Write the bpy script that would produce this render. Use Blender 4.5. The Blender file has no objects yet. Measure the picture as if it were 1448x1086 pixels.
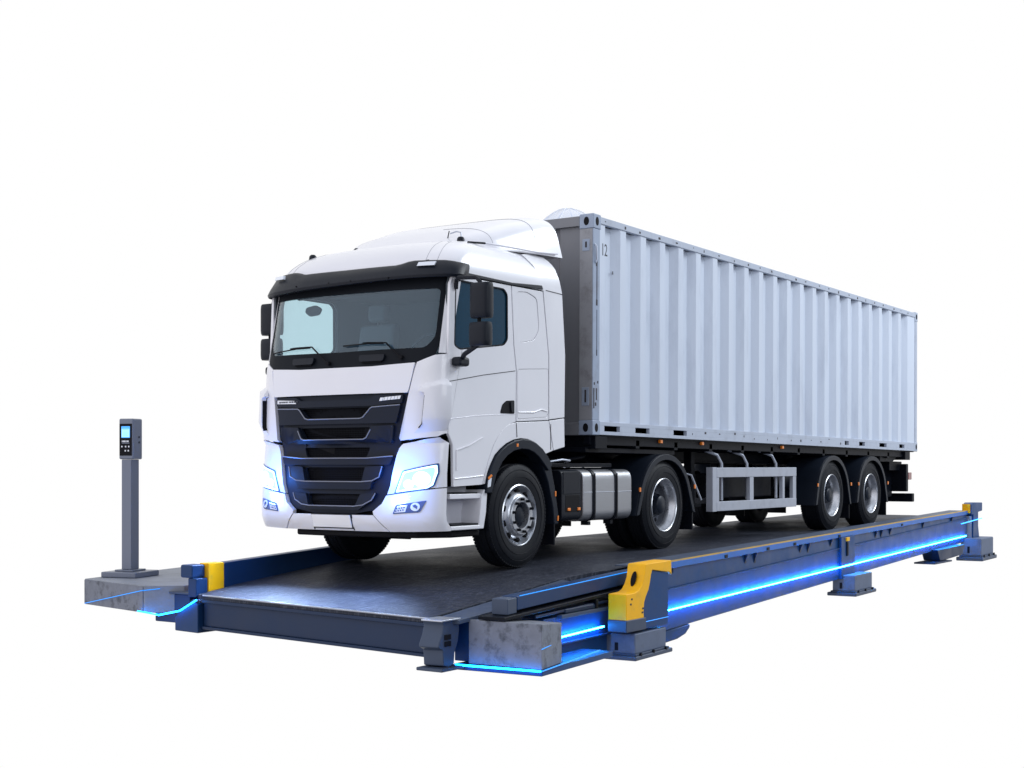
import bpy, bmesh, math, random
import numpy as np
from mathutils import Vector, Matrix
random.seed(7)
PI = math.pi
C = bpy.context.scene.collection
scene = bpy.context.scene

# ------------------------------------------------------------------ camera
cam = bpy.data.cameras.new('camera')
cam.sensor_width = 36.0
cam.lens = 49.30
cam.shift_y = 0.0794
cam.clip_end = 500
camo = bpy.data.objects.new('camera', cam)
C.objects.link(camo)
camo.location = (9.7477, -12.7943, 1.094)
camo.rotation_euler = (PI / 2, 0, math.radians(34))
scene.camera = camo

# ------------------------------------------------------------------ world: white behind, invented dim room elsewhere, added fill lobe in front
W = bpy.data.worlds.new('World')
scene.world = W
W.use_nodes = True
nt = W.node_tree
nt.nodes.clear()
out = nt.nodes.new('ShaderNodeOutputWorld')
bg = nt.nodes.new('ShaderNodeBackground')
tc = nt.nodes.new('ShaderNodeTexCoord')
dot = nt.nodes.new('ShaderNodeVectorMath'); dot.operation = 'DOT_PRODUCT'
dot.inputs[1].default_value = (-0.559, 0.829, 0.0)
nt.links.new(tc.outputs['Generated'], dot.inputs[0])
mr = nt.nodes.new('ShaderNodeMapRange'); mr.interpolation_type = 'SMOOTHSTEP'
mr.inputs['From Min'].default_value = 0.25
mr.inputs['From Max'].default_value = 0.62
nt.links.new(dot.outputs['Value'], mr.inputs['Value'])
sep = nt.nodes.new('ShaderNodeSeparateXYZ')
nt.links.new(tc.outputs['Generated'], sep.inputs[0])
mz = nt.nodes.new('ShaderNodeMapRange'); mz.interpolation_type = 'SMOOTHSTEP'
mz.inputs['From Min'].default_value = -0.35
mz.inputs['From Max'].default_value = 0.5
nt.links.new(sep.outputs['Z'], mz.inputs['Value'])
room = nt.nodes.new('ShaderNodeMixRGB')
room.inputs[1].default_value = (0.05, 0.065, 0.10, 1)
room.inputs[2].default_value = (0.36, 0.41, 0.50, 1)
nt.links.new(mz.outputs['Result'], room.inputs[0])
mixw = nt.nodes.new('ShaderNodeMixRGB')
mixw.inputs[2].default_value = (1.0, 1.0, 1.0, 1)
dotf = nt.nodes.new('ShaderNodeVectorMath'); dotf.operation = 'DOT_PRODUCT'
dotf.inputs[1].default_value = (-0.36, -0.92, 0.16)
nt.links.new(tc.outputs['Generated'], dotf.inputs[0])
mf = nt.nodes.new('ShaderNodeMapRange'); mf.interpolation_type = 'SMOOTHSTEP'
mf.inputs['From Min'].default_value = 0.05
mf.inputs['From Max'].default_value = 1.0
mf.inputs['To Max'].default_value = 1.0
nt.links.new(dotf.outputs['Value'], mf.inputs['Value'])
addf = nt.nodes.new('ShaderNodeMixRGB'); addf.blend_type = 'ADD'
addf.inputs[2].default_value = (1.03, .985, .99, 1)
nt.links.new(mf.outputs['Result'], addf.inputs[0])
nt.links.new(room.outputs[0], addf.inputs[1])
nt.links.new(mr.outputs['Result'], mixw.inputs[0])
nt.links.new(addf.outputs[0], mixw.inputs[1])
nt.links.new(mixw.outputs[0], bg.inputs['Color'])
bg.inputs['Strength'].default_value = 1.0
nt.links.new(bg.outputs[0], out.inputs[0])

# ------------------------------------------------------------------ unseen softboxes, added to light the roof and sides
def area(name, loc, target, sx, sy, power, col):
    l = bpy.data.lights.new(name, 'AREA')
    l.shape = 'RECTANGLE'; l.size = sx; l.size_y = sy
    l.energy = power; l.color = col
    o = bpy.data.objects.new(name, l); C.objects.link(o)
    o.location = loc
    d = Vector(target) - Vector(loc)
    o.rotation_euler = d.to_track_quat('-Z', 'Y').to_euler()
    return o
area('overhead_softbox', (0, 4, 13), (0, 4, 0), 9, 18, 250, (1.0, 0.99, 1.0))
area('side_softbox', (15, 20, 17), (1, 6, 2), 12, 10, 5300, (0.88, 0.94, 1.0))
area('cab_side_fill', (22, -3, 6), (1.2, -.5, 2), 9, 7, 800, (0.92, 0.96, 1.0))  # added unseen fill that lifts the cab door

scene.view_settings.view_transform = 'Standard'
scene.view_settings.look = 'None'
scene.view_settings.exposure = 0
scene.view_settings.gamma = 1
scene.view_settings.use_curve_mapping = False
scene.cycles.max_bounces = 8
scene.cycles.transparent_max_bounces = 12
scene.cycles.use_denoising = True
scene.cycles.sample_clamp_indirect = 6

# ------------------------------------------------------------------ materials
def mat(name, base, rough=0.5, metal=0.0, coat=0.0, vary=0.12, vscale=3.0, bump=0.0, bscale=40.0,
        spec=0.5, rvary=0.0, stain=None, stain_amt=0.0, stain_scale=2.5, stretch=(1, 1, 1)):
    m = bpy.data.materials.new(name); m.use_nodes = True
    t = m.node_tree; N = t.nodes; L = t.links
    b = N['Principled BSDF']
    b.inputs['Roughness'].default_value = rough
    b.inputs['Metallic'].default_value = metal
    b.inputs['Coat Weight'].default_value = coat
    b.inputs['Coat Roughness'].default_value = 0.06
    b.inputs['Specular IOR Level'].default_value = spec
    co = N.new('ShaderNodeTexCoord')
    mp = N.new('ShaderNodeMapping'); mp.inputs['Scale'].default_value = stretch
    L.new(co.outputs['Object'], mp.inputs[0])
    no = N.new('ShaderNodeTexNoise')
    no.inputs['Scale'].default_value = vscale; no.inputs['Detail'].default_value = 6
    no.inputs['Roughness'].default_value = 0.62
    L.new(mp.outputs[0], no.inputs['Vector'])
    mx = N.new('ShaderNodeMixRGB')
    mx.inputs[1].default_value = (*[c * (1 - vary) for c in base], 1)
    mx.inputs[2].default_value = (*[min(1, c * (1 + vary)) for c in base], 1)
    L.new(no.outputs['Fac'], mx.inputs[0])
    col = mx.outputs[0]
    if stain:
        ns = N.new('ShaderNodeTexNoise'); ns.inputs['Scale'].default_value = stain_scale
        ns.inputs['Detail'].default_value = 9; ns.inputs['Roughness'].default_value = 0.7
        L.new(mp.outputs[0], ns.inputs['Vector'])
        rp = N.new('ShaderNodeValToRGB')
        rp.color_ramp.elements[0].position = 0.5; rp.color_ramp.elements[0].color = (0, 0, 0, 1)
        rp.color_ramp.elements[1].position = 0.72; rp.color_ramp.elements[1].color = (stain_amt,) * 3 + (1,)
        L.new(ns.outputs['Fac'], rp.inputs[0])
        m2 = N.new('ShaderNodeMixRGB'); m2.inputs[2].default_value = (*stain, 1)
        L.new(rp.outputs[0], m2.inputs[0]); L.new(col, m2.inputs[1])
        col = m2.outputs[0]
    L.new(col, b.inputs['Base Color'])
    if rvary:
        rr = N.new('ShaderNodeMapRange')
        rr.inputs['To Min'].default_value = max(0.02, rough - rvary); rr.inputs['To Max'].default_value = rough + rvary
        rr.inputs['From Min'].default_value = 0.3; rr.inputs['From Max'].default_value = 0.7
        L.new(no.outputs['Fac'], rr.inputs['Value']); L.new(rr.outputs[0], b.inputs['Roughness'])
    if bump:
        nb = N.new('ShaderNodeTexNoise'); nb.inputs['Scale'].default_value = bscale
        nb.inputs['Detail'].default_value = 5
        L.new(mp.outputs[0], nb.inputs['Vector'])
        bp = N.new('ShaderNodeBump'); bp.inputs['Strength'].default_value = bump
        bp.inputs['Distance'].default_value = 0.01
        L.new(nb.outputs['Fac'], bp.inputs['Height']); L.new(bp.outputs[0], b.inputs['Normal'])
    return m

def emis(name, col, s):
    m = bpy.data.materials.new(name); m.use_nodes = True
    b = m.node_tree.nodes['Principled BSDF']
    b.inputs['Base Color'].default_value = (*[min(1, c) * .5 for c in col], 1)
    b.inputs['Emission Color'].default_value = (*col, 1)
    b.inputs['Emission Strength'].default_value = s
    b.inputs['Roughness'].default_value = .2
    return m

def glass(name, tint, ior=1.5, milk=0.0, milkcol=(.3, .4, .5)):
    m = bpy.data.materials.new(name); m.use_nodes = True
    t = m.node_tree; N = t.nodes; L = t.links; N.clear()
    o = N.new('ShaderNodeOutputMaterial')
    tr = N.new('ShaderNodeBsdfTransparent'); tr.inputs[0].default_value = (*tint, 1)
    gl = N.new('ShaderNodeBsdfGlossy'); gl.inputs['Roughness'].default_value = 0.015
    lw = N.new('ShaderNodeLayerWeight'); lw.inputs['Blend'].default_value = .5
    pw = N.new('ShaderNodeMath'); pw.operation = 'POWER'; pw.inputs[1].default_value = 4.0
    fr = N.new('ShaderNodeMath'); fr.operation = 'MULTIPLY_ADD'; f0 = ((ior - 1) / (ior + 1)) ** 2
    fr.inputs[1].default_value = 1 - f0; fr.inputs[2].default_value = f0
    L.new(lw.outputs['Facing'], pw.inputs[0]); L.new(pw.outputs[0], fr.inputs[0])
    mx = N.new('ShaderNodeMixShader')
    base = tr.outputs[0]
    if milk:
        df = N.new('ShaderNodeBsdfDiffuse'); df.inputs[0].default_value = (*milkcol, 1)
        m2 = N.new('ShaderNodeMixShader'); m2.inputs[0].default_value = milk
        L.new(tr.outputs[0], m2.inputs[1]); L.new(df.outputs[0], m2.inputs[2]); base = m2.outputs[0]
    L.new(fr.outputs[0], mx.inputs[0]); L.new(base, mx.inputs[1]); L.new(gl.outputs[0], mx.inputs[2])
    L.new(mx.outputs[0], o.inputs[0])
    return m

M = {}
M['white'] = mat('white_paint', (.76, .76, .80), .33, 0, .35, vary=.03, vscale=1.3, rvary=.06, stain=(.62, .62, .66), stain_amt=.12, stain_scale=.9)
M['plate'] = mat('plate_white', (.86, .86, .88), .4, 0, .2, vary=.03)
M['white_mat'] = mat('white_plastic', (.66, .66, .72), .45, 0, .2, vary=.05)
M['plastic'] = mat('dark_plastic', (.006, .0085, .015), .45, spec=.22, vary=.15, bump=.06, bscale=220, rvary=.05)
M['grillebar'] = mat('grille_plastic', (.009, .013, .024), .48, 0, 0, spec=.17, vary=.12, bump=.03, bscale=200)
M['lip'] = mat('grille_lip', (.20, .21, .25), .35, .2, vary=.08)
M['seam'] = mat('panel_seam_grey', (.28, .29, .32), .6, vary=.05, spec=.2)
M['black'] = mat('black_void', (.006, .006, .008), .7, vary=.1, spec=.15)
M['gap'] = mat('seam_rubber', (.006, .008, .012), .6, vary=.1, spec=.12)
M['chassis'] = mat('chassis_black', (.003, .0045, .009), .5, vary=.35, vscale=6, bump=.1, bscale=60, spec=.14)
M['fender'] = mat('mudguard_plastic', (.008, .012, .021), .42, vary=.2, bump=.05, bscale=150, spec=.2)
M['rubber'] = mat('tyre_rubber', (.005, .0065, .0105), .6, vary=.35, vscale=8, bump=.1, bscale=120, spec=.2, rvary=.08)
M['alu'] = mat('wheel_aluminium', (.58, .60, .64), .32, .8, vary=.15, vscale=9, rvary=.1, stain=(.2, .2, .22), stain_amt=.4, stain_scale=8)
M['shadealu'] = mat('shaded_aluminium', (.16, .17, .20), .45, .5, vary=.25, vscale=9, stain=(.04, .045, .05), stain_amt=.6, stain_scale=6)  # inner rim disc: shade inside the wheel put into the colour
M['tank'] = mat('tank_aluminium', (.40, .41, .435), .36, .8, vary=.12, vscale=5, rvary=.08, bump=.03, bscale=30, stretch=(1, 1, 9))
M['steel'] = mat('galvanised_rail', (.42, .45, .52), .45, .35, vary=.1, vscale=6, rvary=.08, stain=(.25, .27, .32), stain_amt=.4, stain_scale=5)
M['cont'] = mat('container_paint', (.60, .66, .765), .48, 0, .05, vary=.06, vscale=2, bump=.04, bscale=14, rvary=.08, stain=(.38, .43, .53), stain_amt=.5, stain_scale=2.2, stretch=(1, 1, .25))
M['contframe'] = mat('container_frame_paint', (.30, .36, .47), .5, 0, 0, vary=.12, vscale=5, bump=.05, bscale=30, stain=(.2, .2, .23), stain_amt=.55, stain_scale=4)
M['contrail'] = mat('container_rail_paint', (.44, .49, .585), .5, 0, 0, vary=.1, vscale=4, bump=.04, bscale=30, stain=(.25, .27, .32), stain_amt=.5, stain_scale=4)
M['contshade'] = mat('container_front_shaded', (.19, .195, .215), .55, 0, 0, vary=.1, vscale=3, bump=.05, bscale=20, stain=(.2, .19, .2), stain_amt=.5, stain_scale=3, stretch=(1, 1, .4))  # darker paint stands in for the shade between cab and container
M['postshade'] = mat('post_front_shaded', (.29, .295, .32), .55, 0, 0, vary=.14, vscale=4, bump=.05, bscale=30, stain=(.12, .11, .11), stain_amt=.6, stain_scale=5)  # post front darkened in the colour, as if shaded by the cab
M['rust'] = mat('rust_scar', (.045, .04, .045), .8, vary=.4, vscale=30)
M['blue'] = mat('beam_blue_paint', (.010, .052, .165), .42, 0, 0, spec=.18, vary=.2, vscale=2.5, rvary=.1, bump=.03, bscale=50, stain=(.02, .04, .09), stain_amt=.5, stain_scale=4)
M['rail'] = mat('rail_blue_paint', (.008, .036, .11), .4, 0, 0, spec=.25, vary=.2, vscale=2.5, rvary=.1, bump=.03, bscale=50)
M['darkblue'] = mat('frame_blue_paint', (.010, .025, .066), .42, 0, 0, spec=.25, vary=.16, vscale=3, rvary=.1, bump=.03, bscale=50)
M['slate'] = mat('slate_steel', (.05, .07, .115), .48, 0, spec=.3, vary=.15, vscale=4, rvary=.1, bump=.04, bscale=60)
M['bright'] = mat('bare_steel_edge', (.45, .48, .54), .3, .8, vary=.2, vscale=20)
M['yellow'] = mat('safety_yellow', (.93, .47, .004), .45, 0, 0, spec=.25, vary=.08, vscale=6, bump=.04, bscale=40, stain=(.45, .30, .06), stain_amt=.4, stain_scale=5)
M['wornyellow'] = mat('worn_yellow_line', (.50, .30, .04), .55, vary=.3, vscale=5, stain=(.10, .12, .15), stain_amt=.9, stain_scale=2)
M['litblue'] = mat('flange_blue_lit', (.012, .12, .42), .4, 0, 0, spec=.25, vary=.2, vscale=3, bump=.03, bscale=50)  # brighter, more saturated blue paints the lit look onto the flange
M['concrete'] = mat('concrete', (.17, .185, .225), .75, vary=.3, vscale=9, bump=.25, bscale=35, stain=(.025, .03, .04), stain_amt=.95, stain_scale=7)
M['slab'] = mat('concrete_smooth', (.24, .26, .30), .6, vary=.16, vscale=4, bump=.1, bscale=30, stain=(.13, .14, .16), stain_amt=.6, stain_scale=2.5)
M['amber'] = mat('amber_lens', (.85, .22, .01), .25, 0, .5, vary=.1)
M['red'] = mat('red_lens', (.16, .01, .015), .25, 0, .5, vary=.1)
M['clear'] = mat('clear_lens', (.75, .80, .88), .15, 0, .8, vary=.05)
M['interior'] = mat('cab_trim', (.16, .19, .22), .7, vary=.15)
M['interior_dark'] = mat('cab_trim_dark', (.05, .062, .075), .75, vary=.15)
M['seat'] = mat('seat_cloth', (.2, .235, .27), .9, vary=.15)
M['led'] = emis('led_blue', (.012, .29, 1.0), 85)
M['led_soft'] = emis('led_blue_soft', (.004, .26, 1.0), 20)
M['led_reflect'] = emis('led_blue_reflect', (.01, .34, 1.0), 3.0)
M['led_faint'] = emis('led_blue_faint', (.01, .30, 1.0), 1.1)
M['lamp'] = emis('headlamp_core', (.75, .95, 1.0), 7)
M['lampring'] = emis('daylight_strip', (.45, .82, 1.0), 3.2)
M['lampface'] = emis('headlamp_reflector', (.40, .82, 1.0), 1.05)
M['lampbezel'] = mat('lamp_bezel', (.02, .07, .22), .25, 0, .6, vary=.1)
M['screen'] = emis('screen_blue', (.06, .36, .9), 1.1)
M['screen_lit'] = emis('screen_pale', (.35, .75, 1.0), 1.05)
M['ink'] = mat('ink_black', (.03, .035, .05), .6, vary=.2)
M['badge'] = mat('badge_silver', (.72, .74, .78), .3, .3, vary=.1)
M['windscreen'] = glass('windscreen_glass', (.80, .90, .93), 1.5, .08, (.12, .26, .40))  # pale blue diffuse mix stands in for reflections on the screen
M['sideglass'] = glass('side_window_glass', (.08, .22, .30), 1.5, .45, (.010, .085, .16))
M['farglass'] = glass('far_window_glass', (.90, .97, .98), 1.3)
M['domerib'] = mat('dome_rib_white', (.80, .83, .90), .5, vary=.03)
M['dome'] = glass('dome_plastic', (.93, .95, .99), 1.2, .22, (.74, .80, .92))

# black mesh of the grille: honeycomb bump
def mesh_mat():
    m = bpy.data.materials.new('grille_mesh'); m.use_nodes = True
    t = m.node_tree; N = t.nodes; L = t.links; b = N['Principled BSDF']
    co = N.new('ShaderNodeTexCoord'); vo = N.new('ShaderNodeTexVoronoi')
    vo.feature = 'DISTANCE_TO_EDGE'; vo.inputs['Scale'].default_value = 45; vo.inputs['Randomness'].default_value = .15
    L.new(co.outputs['Object'], vo.inputs['Vector'])
    r = N.new('ShaderNodeValToRGB')
    r.color_ramp.elements[0].position = .10; r.color_ramp.elements[0].color = (.009, .010, .014, 1)
    r.color_ramp.elements[1].position = .16; r.color_ramp.elements[1].color = (.001, .001, .002, 1)
    L.new(vo.outputs['Distance'], r.inputs[0]); L.new(r.outputs[0], b.inputs['Base Color'])
    b.inputs['Roughness'].default_value = .6; b.inputs['Specular IOR Level'].default_value = .04
    return m
M['mesh'] = mesh_mat()

# deck: worn dark steel with curved scuffs
def deck_mat():
    m = bpy.data.materials.new('deck_steel'); m.use_nodes = True
    t = m.node_tree; N = t.nodes; L = t.links; b = N['Principled BSDF']
    co = N.new('ShaderNodeTexCoord')
    n1 = N.new('ShaderNodeTexNoise'); n1.inputs['Scale'].default_value = 1.4; n1.inputs['Detail'].default_value = 8
    L.new(co.outputs['Object'], n1.inputs['Vector'])
    mx = N.new('ShaderNodeMixRGB'); mx.inputs[1].default_value = (.012, .0145, .022, 1); mx.inputs[2].default_value = (.046, .051, .068, 1)
    L.new(n1.outputs['Fac'], mx.inputs[0])
    # scuffs: distorted stretched noise, thin ridges
    mp = N.new('ShaderNodeMapping'); mp.inputs['Scale'].default_value = (6.0, 1.7, 1); mp.inputs['Rotation'].default_value = (0, 0, .75)
    L.new(co.outputs['Object'], mp.inputs[0])
    n2 = N.new('ShaderNodeTexNoise'); n2.inputs['Scale'].default_value = 1.6; n2.inputs['Detail'].default_value = 5; n2.inputs['Distortion'].default_value = 2.2
    L.new(mp.outputs[0], n2.inputs['Vector'])
    rp = N.new('ShaderNodeValToRGB')
    e = rp.color_ramp.elements
    e[0].position = .475; e[0].color = (0, 0, 0, 1)
    e[1].position = .535; e[1].color = (0, 0, 0, 1)
    k = e.new(.505); k.color = (.9, .9, .9, 1)
    L.new(n2.outputs['Fac'], rp.inputs[0])
    m2 = N.new('ShaderNodeMixRGB'); m2.inputs[2].default_value = (.085, .092, .115, 1)
    L.new(rp.outputs[0], m2.inputs[0]); L.new(mx.outputs[0], m2.inputs[1])
    L.new(m2.outputs[0], b.inputs['Base Color'])
    b.inputs['Metallic'].default_value = .0; b.inputs['Specular IOR Level'].default_value = .07
    rr = N.new('ShaderNodeMapRange'); rr.inputs['From Min'].default_value = .3; rr.inputs['From Max'].default_value = .7
    rr.inputs['To Min'].default_value = .42; rr.inputs['To Max'].default_value = .60
    L.new(n1.outputs['Fac'], rr.inputs['Value']); L.new(rr.outputs[0], b.inputs['Roughness'])
    bp = N.new('ShaderNodeBump'); bp.inputs['Strength'].default_value = .35; bp.inputs['Distance'].default_value = .03
    ad = N.new('ShaderNodeMath'); ad.operation = 'ADD'
    n3 = N.new('ShaderNodeTexNoise'); n3.inputs['Scale'].default_value = 2.6; n3.inputs['Detail'].default_value = 2; n3.inputs['Distortion'].default_value = 1.2
    mp3 = N.new('ShaderNodeMapping'); mp3.inputs['Scale'].default_value = (1.2, 5, 1); mp3.inputs['Rotation'].default_value = (0, 0, .35)
    L.new(co.outputs['Object'], mp3.inputs[0]); L.new(mp3.outputs[0], n3.inputs['Vector'])
    L.new(n2.outputs['Fac'], ad.inputs[0]); L.new(n3.outputs['Fac'], ad.inputs[1])
    L.new(ad.outputs[0], bp.inputs['Height']); L.new(bp.outputs[0], b.inputs['Normal'])
    return m
M['deck'] = deck_mat()

# ------------------------------------------------------------------ helpers
def thing(name, label, cat, loc=(0, 0, 0), rot=(0, 0, 0), group=None):
    o = bpy.data.objects.new(name, None); C.objects.link(o)
    o.empty_display_size = .2
    o.location = loc; o.rotation_euler = rot
    o['label'] = label; o['category'] = cat
    if group: o['group'] = group
    return o

def wm(o):
    m = Matrix.LocRotScale(o.location, o.rotation_euler.to_quaternion(), None)
    m = m if o.parent is None else wm(o.parent) @ o.matrix_parent_inverse @ m
    return m

class MB:
    def __init__(s): s.v = []; s.f = []
    def add(s, vs, fs):
        b = len(s.v); s.v += [tuple(p) for p in vs]; s.f += [tuple(b + i for i in f) for f in fs]; return s
    def hexa(s, p):   # bottom 4 (ccw from above) then top 4
        return s.add(p, [(3, 2, 1, 0), (4, 5, 6, 7), (0, 1, 5, 4), (1, 2, 6, 5), (2, 3, 7, 6), (3, 0, 4, 7)])
    def box(s, x0, x1, y0, y1, z0, z1):
        return s.hexa([(x0, y0, z0), (x1, y0, z0), (x1, y1, z0), (x0, y1, z0), (x0, y0, z1), (x1, y0, z1), (x1, y1, z1), (x0, y1, z1)])
    def prism(s, pts, vec):
        n = len(pts); q = [tuple(Vector(p) + Vector(vec)) for p in pts]
        fs = [tuple(range(n))[::-1], tuple(range(n, 2 * n))]
        fs += [(i, (i + 1) % n, n + (i + 1) % n, n + i) for i in range(n)]
        return s.add(list(pts) + q, fs)
    def slab(s, bot, top):
        n = len(bot)
        return s.add(list(bot) + list(top), [tuple(range(n))[::-1], tuple(range(n, 2 * n))] + [(i, (i + 1) % n, n + (i + 1) % n, n + i) for i in range(n)])
    def path(s, pts, r, n=10, closed=False):
        pts = [Vector(p) for p in pts]; m = len(pts); rings = []
        ref = None
        for i, p in enumerate(pts):
            a = pts[i - 1] if (i or closed) else p; b = pts[(i + 1) % m] if (i < m - 1 or closed) else p
            d = (b - a).normalized()
            if ref is None:
                ref = Vector((0, 0, 1)) if abs(d.z) < .9 else Vector((1, 0, 0))
            u = d.cross(ref)
            if u.length < 1e-4: u = d.cross(Vector((0, 1, 0.3)))
            u.normalize(); w = u.cross(d).normalized(); ref = w
            rings.append([p + r * (math.cos(2 * PI * k / n) * u + math.sin(2 * PI * k / n) * w) for k in range(n)])
        vs = [q for rg in rings for q in rg]; fs = []
        for i in range(m - 1 + (1 if closed else 0)):
            j = (i + 1) % m
            fs += [(i * n + k, i * n + (k + 1) % n, j * n + (k + 1) % n, j * n + k) for k in range(n)]
        if not closed:
            fs += [tuple(range(n))[::-1], tuple((m - 1) * n + k for k in range(n))]
        return s.add(vs, fs)
    def lathe(s, prof, cx, cy, cz, n=48, sgn=1, closed=False, a0=0):   # axis x; prof (r, x-offset)
        vs = []; fs = []; m = len(prof)
        for k in range(n):
            a = a0 + 2 * PI * k / n
            for r, x in prof: vs.append((cx + sgn * x, cy + r * math.cos(a), cz + r * math.sin(a)))
        for k in range(n):
            j = (k + 1) % n
            for i in range(m - 1 + (1 if closed else 0)):
                i2 = (i + 1) % m
                fs.append((k * m + i, k * m + i2, j * m + i2, j * m + i))
        return s.add(vs, fs)
    def rot(s, mat4, start=0):
        s.v[start:] = [tuple(mat4 @ Vector(p)) for p in s.v[start:]]; return s
    def build(s, name, m, parent=None, bevel=0.0, smooth=35, world=True, label=None, seg=2):
        me = bpy.data.meshes.new(name)
        me.from_pydata(s.v, [], s.f)
        bm = bmesh.new(); bm.from_mesh(me)
        bmesh.ops.recalc_face_normals(bm, faces=bm.faces)
        bm.to_mesh(me); bm.free()
        return finish(me, name, m, parent, bevel, smooth, world, label, seg)

def finish(me, name, m, parent, bevel, smooth, world, label=None, seg=2):
    me.materials.append(m if not isinstance(m, str) else M[m])
    o = bpy.data.objects.new(name, me); C.objects.link(o)
    if parent is not None:
        o.parent = parent
        if world: o.matrix_parent_inverse = wm(parent).inverted()
    if smooth:
        me.polygons.foreach_set('use_smooth', [True] * len(me.polygons))
        me.set_sharp_from_angle(angle=math.radians(smooth))
    if bevel:
        b = o.modifiers.new('bevel', 'BEVEL'); b.width = bevel; b.segments = seg
        b.limit_method = 'ANGLE'; b.angle_limit = math.radians(40); b.harden_normals = True
    if label: o['label'] = label
    return o

def rounded(poly, r, n=4):
    """round the corners of a 2-D polygon"""
    outp = []; m = len(poly)
    for i in range(m):
        p0, p, p1 = Vector(poly[i - 1]), Vector(poly[i]), Vector(poly[(i + 1) % m])
        d0 = p0 - p; d1 = p1 - p
        rr = min(r, d0.length * .45, d1.length * .45)
        a = p + d0.normalized() * rr; b = p + d1.normalized() * rr
        for k in range(n + 1):
            t = k / n
            outp.append(tuple((1 - t) ** 2 * a + 2 * t * (1 - t) * p + t * t * b))
    return outp

def inset(poly, d):
    m = len(poly); a = sum(poly[i][0] * poly[(i + 1) % m][1] - poly[(i + 1) % m][0] * poly[i][1] for i in range(m))
    sg = 1 if a > 0 else -1; res = []
    for i in range(m):
        p0, p, p1 = Vector(poly[i - 1]), Vector(poly[i]), Vector(poly[(i + 1) % m])
        e0 = (p - p0).normalized(); e1 = (p1 - p).normalized()
        n0 = Vector((-e0.y, e0.x)) * sg; n1 = Vector((-e1.y, e1.x)) * sg
        b = (n0 + n1); q = max(.35, b.length * b.length / 2)
        res.append(tuple(p + b / b.length * d / math.sqrt(q / 1.0 if q < 1 else q) if b.length > 1e-6 else p + n0 * d))
    return res

CUTX = [i * .07 for i in range(-15, 16)] + [s * k for k in (1.09, 1.13, 1.16, 1.185, 1.205, 1.22, 1.23, 1.236) for s in (1, -1)]
def shell(name, m, parent, poly, mapf, off=0.0, thick=0.03, holes=(), cutx=CUTX, cutz=None, bevel=.004, smooth=35, label=None):
    """solid sheet: a 2-D outline (with holes) laid on a surface mapf(a, b, off)"""
    bm = bmesh.new()
    for loop in [poly] + list(holes):
        vs = [bm.verts.new((a, 0, b)) for a, b in loop]
        for i in range(len(vs)): bm.edges.new((vs[i], vs[(i + 1) % len(vs)]))
    bmesh.ops.triangle_fill(bm, use_beauty=True, use_dissolve=False, edges=bm.edges[:], normal=(0, -1, 0))
    lo = min(p[0] for p in poly); hi = max(p[0] for p in poly)
    for x in (cutx or []):
        if lo < x < hi:
            bmesh.ops.bisect_plane(bm, geom=bm.verts[:] + bm.edges[:] + bm.faces[:], plane_co=(x, 0, 0), plane_no=(1, 0, 0), dist=1e-5)
    for z in (cutz or []):
        bmesh.ops.bisect_plane(bm, geom=bm.verts[:] + bm.edges[:] + bm.faces[:], plane_co=(0, 0, z), plane_no=(0, 0, 1), dist=1e-5)
    bm.verts.index_update(); bm.faces.ensure_lookup_table()
    n = len(bm.verts); v2 = [(v.co.x, v.co.z) for v in bm.verts]
    vs = [mapf(a, b, off) for a, b in v2] + [mapf(a, b, off - thick) for a, b in v2]
    fs = []
    for f in bm.faces:
        ix = [v.index for v in f.verts]; fs.append(tuple(ix)); fs.append(tuple(n + i for i in reversed(ix)))
    for e in bm.edges:
        if len(e.link_faces) == 1:
            a, b = e.verts[0].index, e.verts[1].index; fs.append((a, b, n + b, n + a))
    bm.free()
    mb = MB(); mb.add(vs, fs)
    return mb.build(name, m, parent, bevel, smooth, label=label)

def text_mesh(s, size):
    cu = bpy.data.curves.new('lettering', 'FONT'); cu.body = s; cu.size = size; cu.resolution_u = 2
    cu.extrude = .0012
    o = bpy.data.objects.new('lettering', cu); C.objects.link(o)
    bpy.context.view_layer.update()
    me = bpy.data.meshes.new_from_object(o.evaluated_get(bpy.context.evaluated_depsgraph_get()))
    vs = [tuple(v.co) for v in me.vertices]; fs = [tuple(p.vertices) for p in me.polygons]
    bpy.data.objects.remove(o); bpy.data.curves.remove(cu); bpy.data.meshes.remove(me)
    return vs, fs

# ------------------------------------------------------------------ weighbridge geometry lines
def xb(y): return 2.5486 - .0506 * y          # outer face of the long side beam
def ztop(y): return .013 + .0134 * y
def zseam(y): return -.31 + .0250 * y
def zstrip(y): return -.515 + .0168 * y
def zbot(y): return -.75 + .0245 * y
DY = [-2.75, -1.5, -.4, 0, 1, 2.2, 3.4, 9.2, 11.1, 15.0]
DZ = [-.285, -.17, -.068, -.040, -.015, 0, .012, .030, .055, .10]
def zdeck(y): return float(np.interp(y, DY, DZ))

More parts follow.
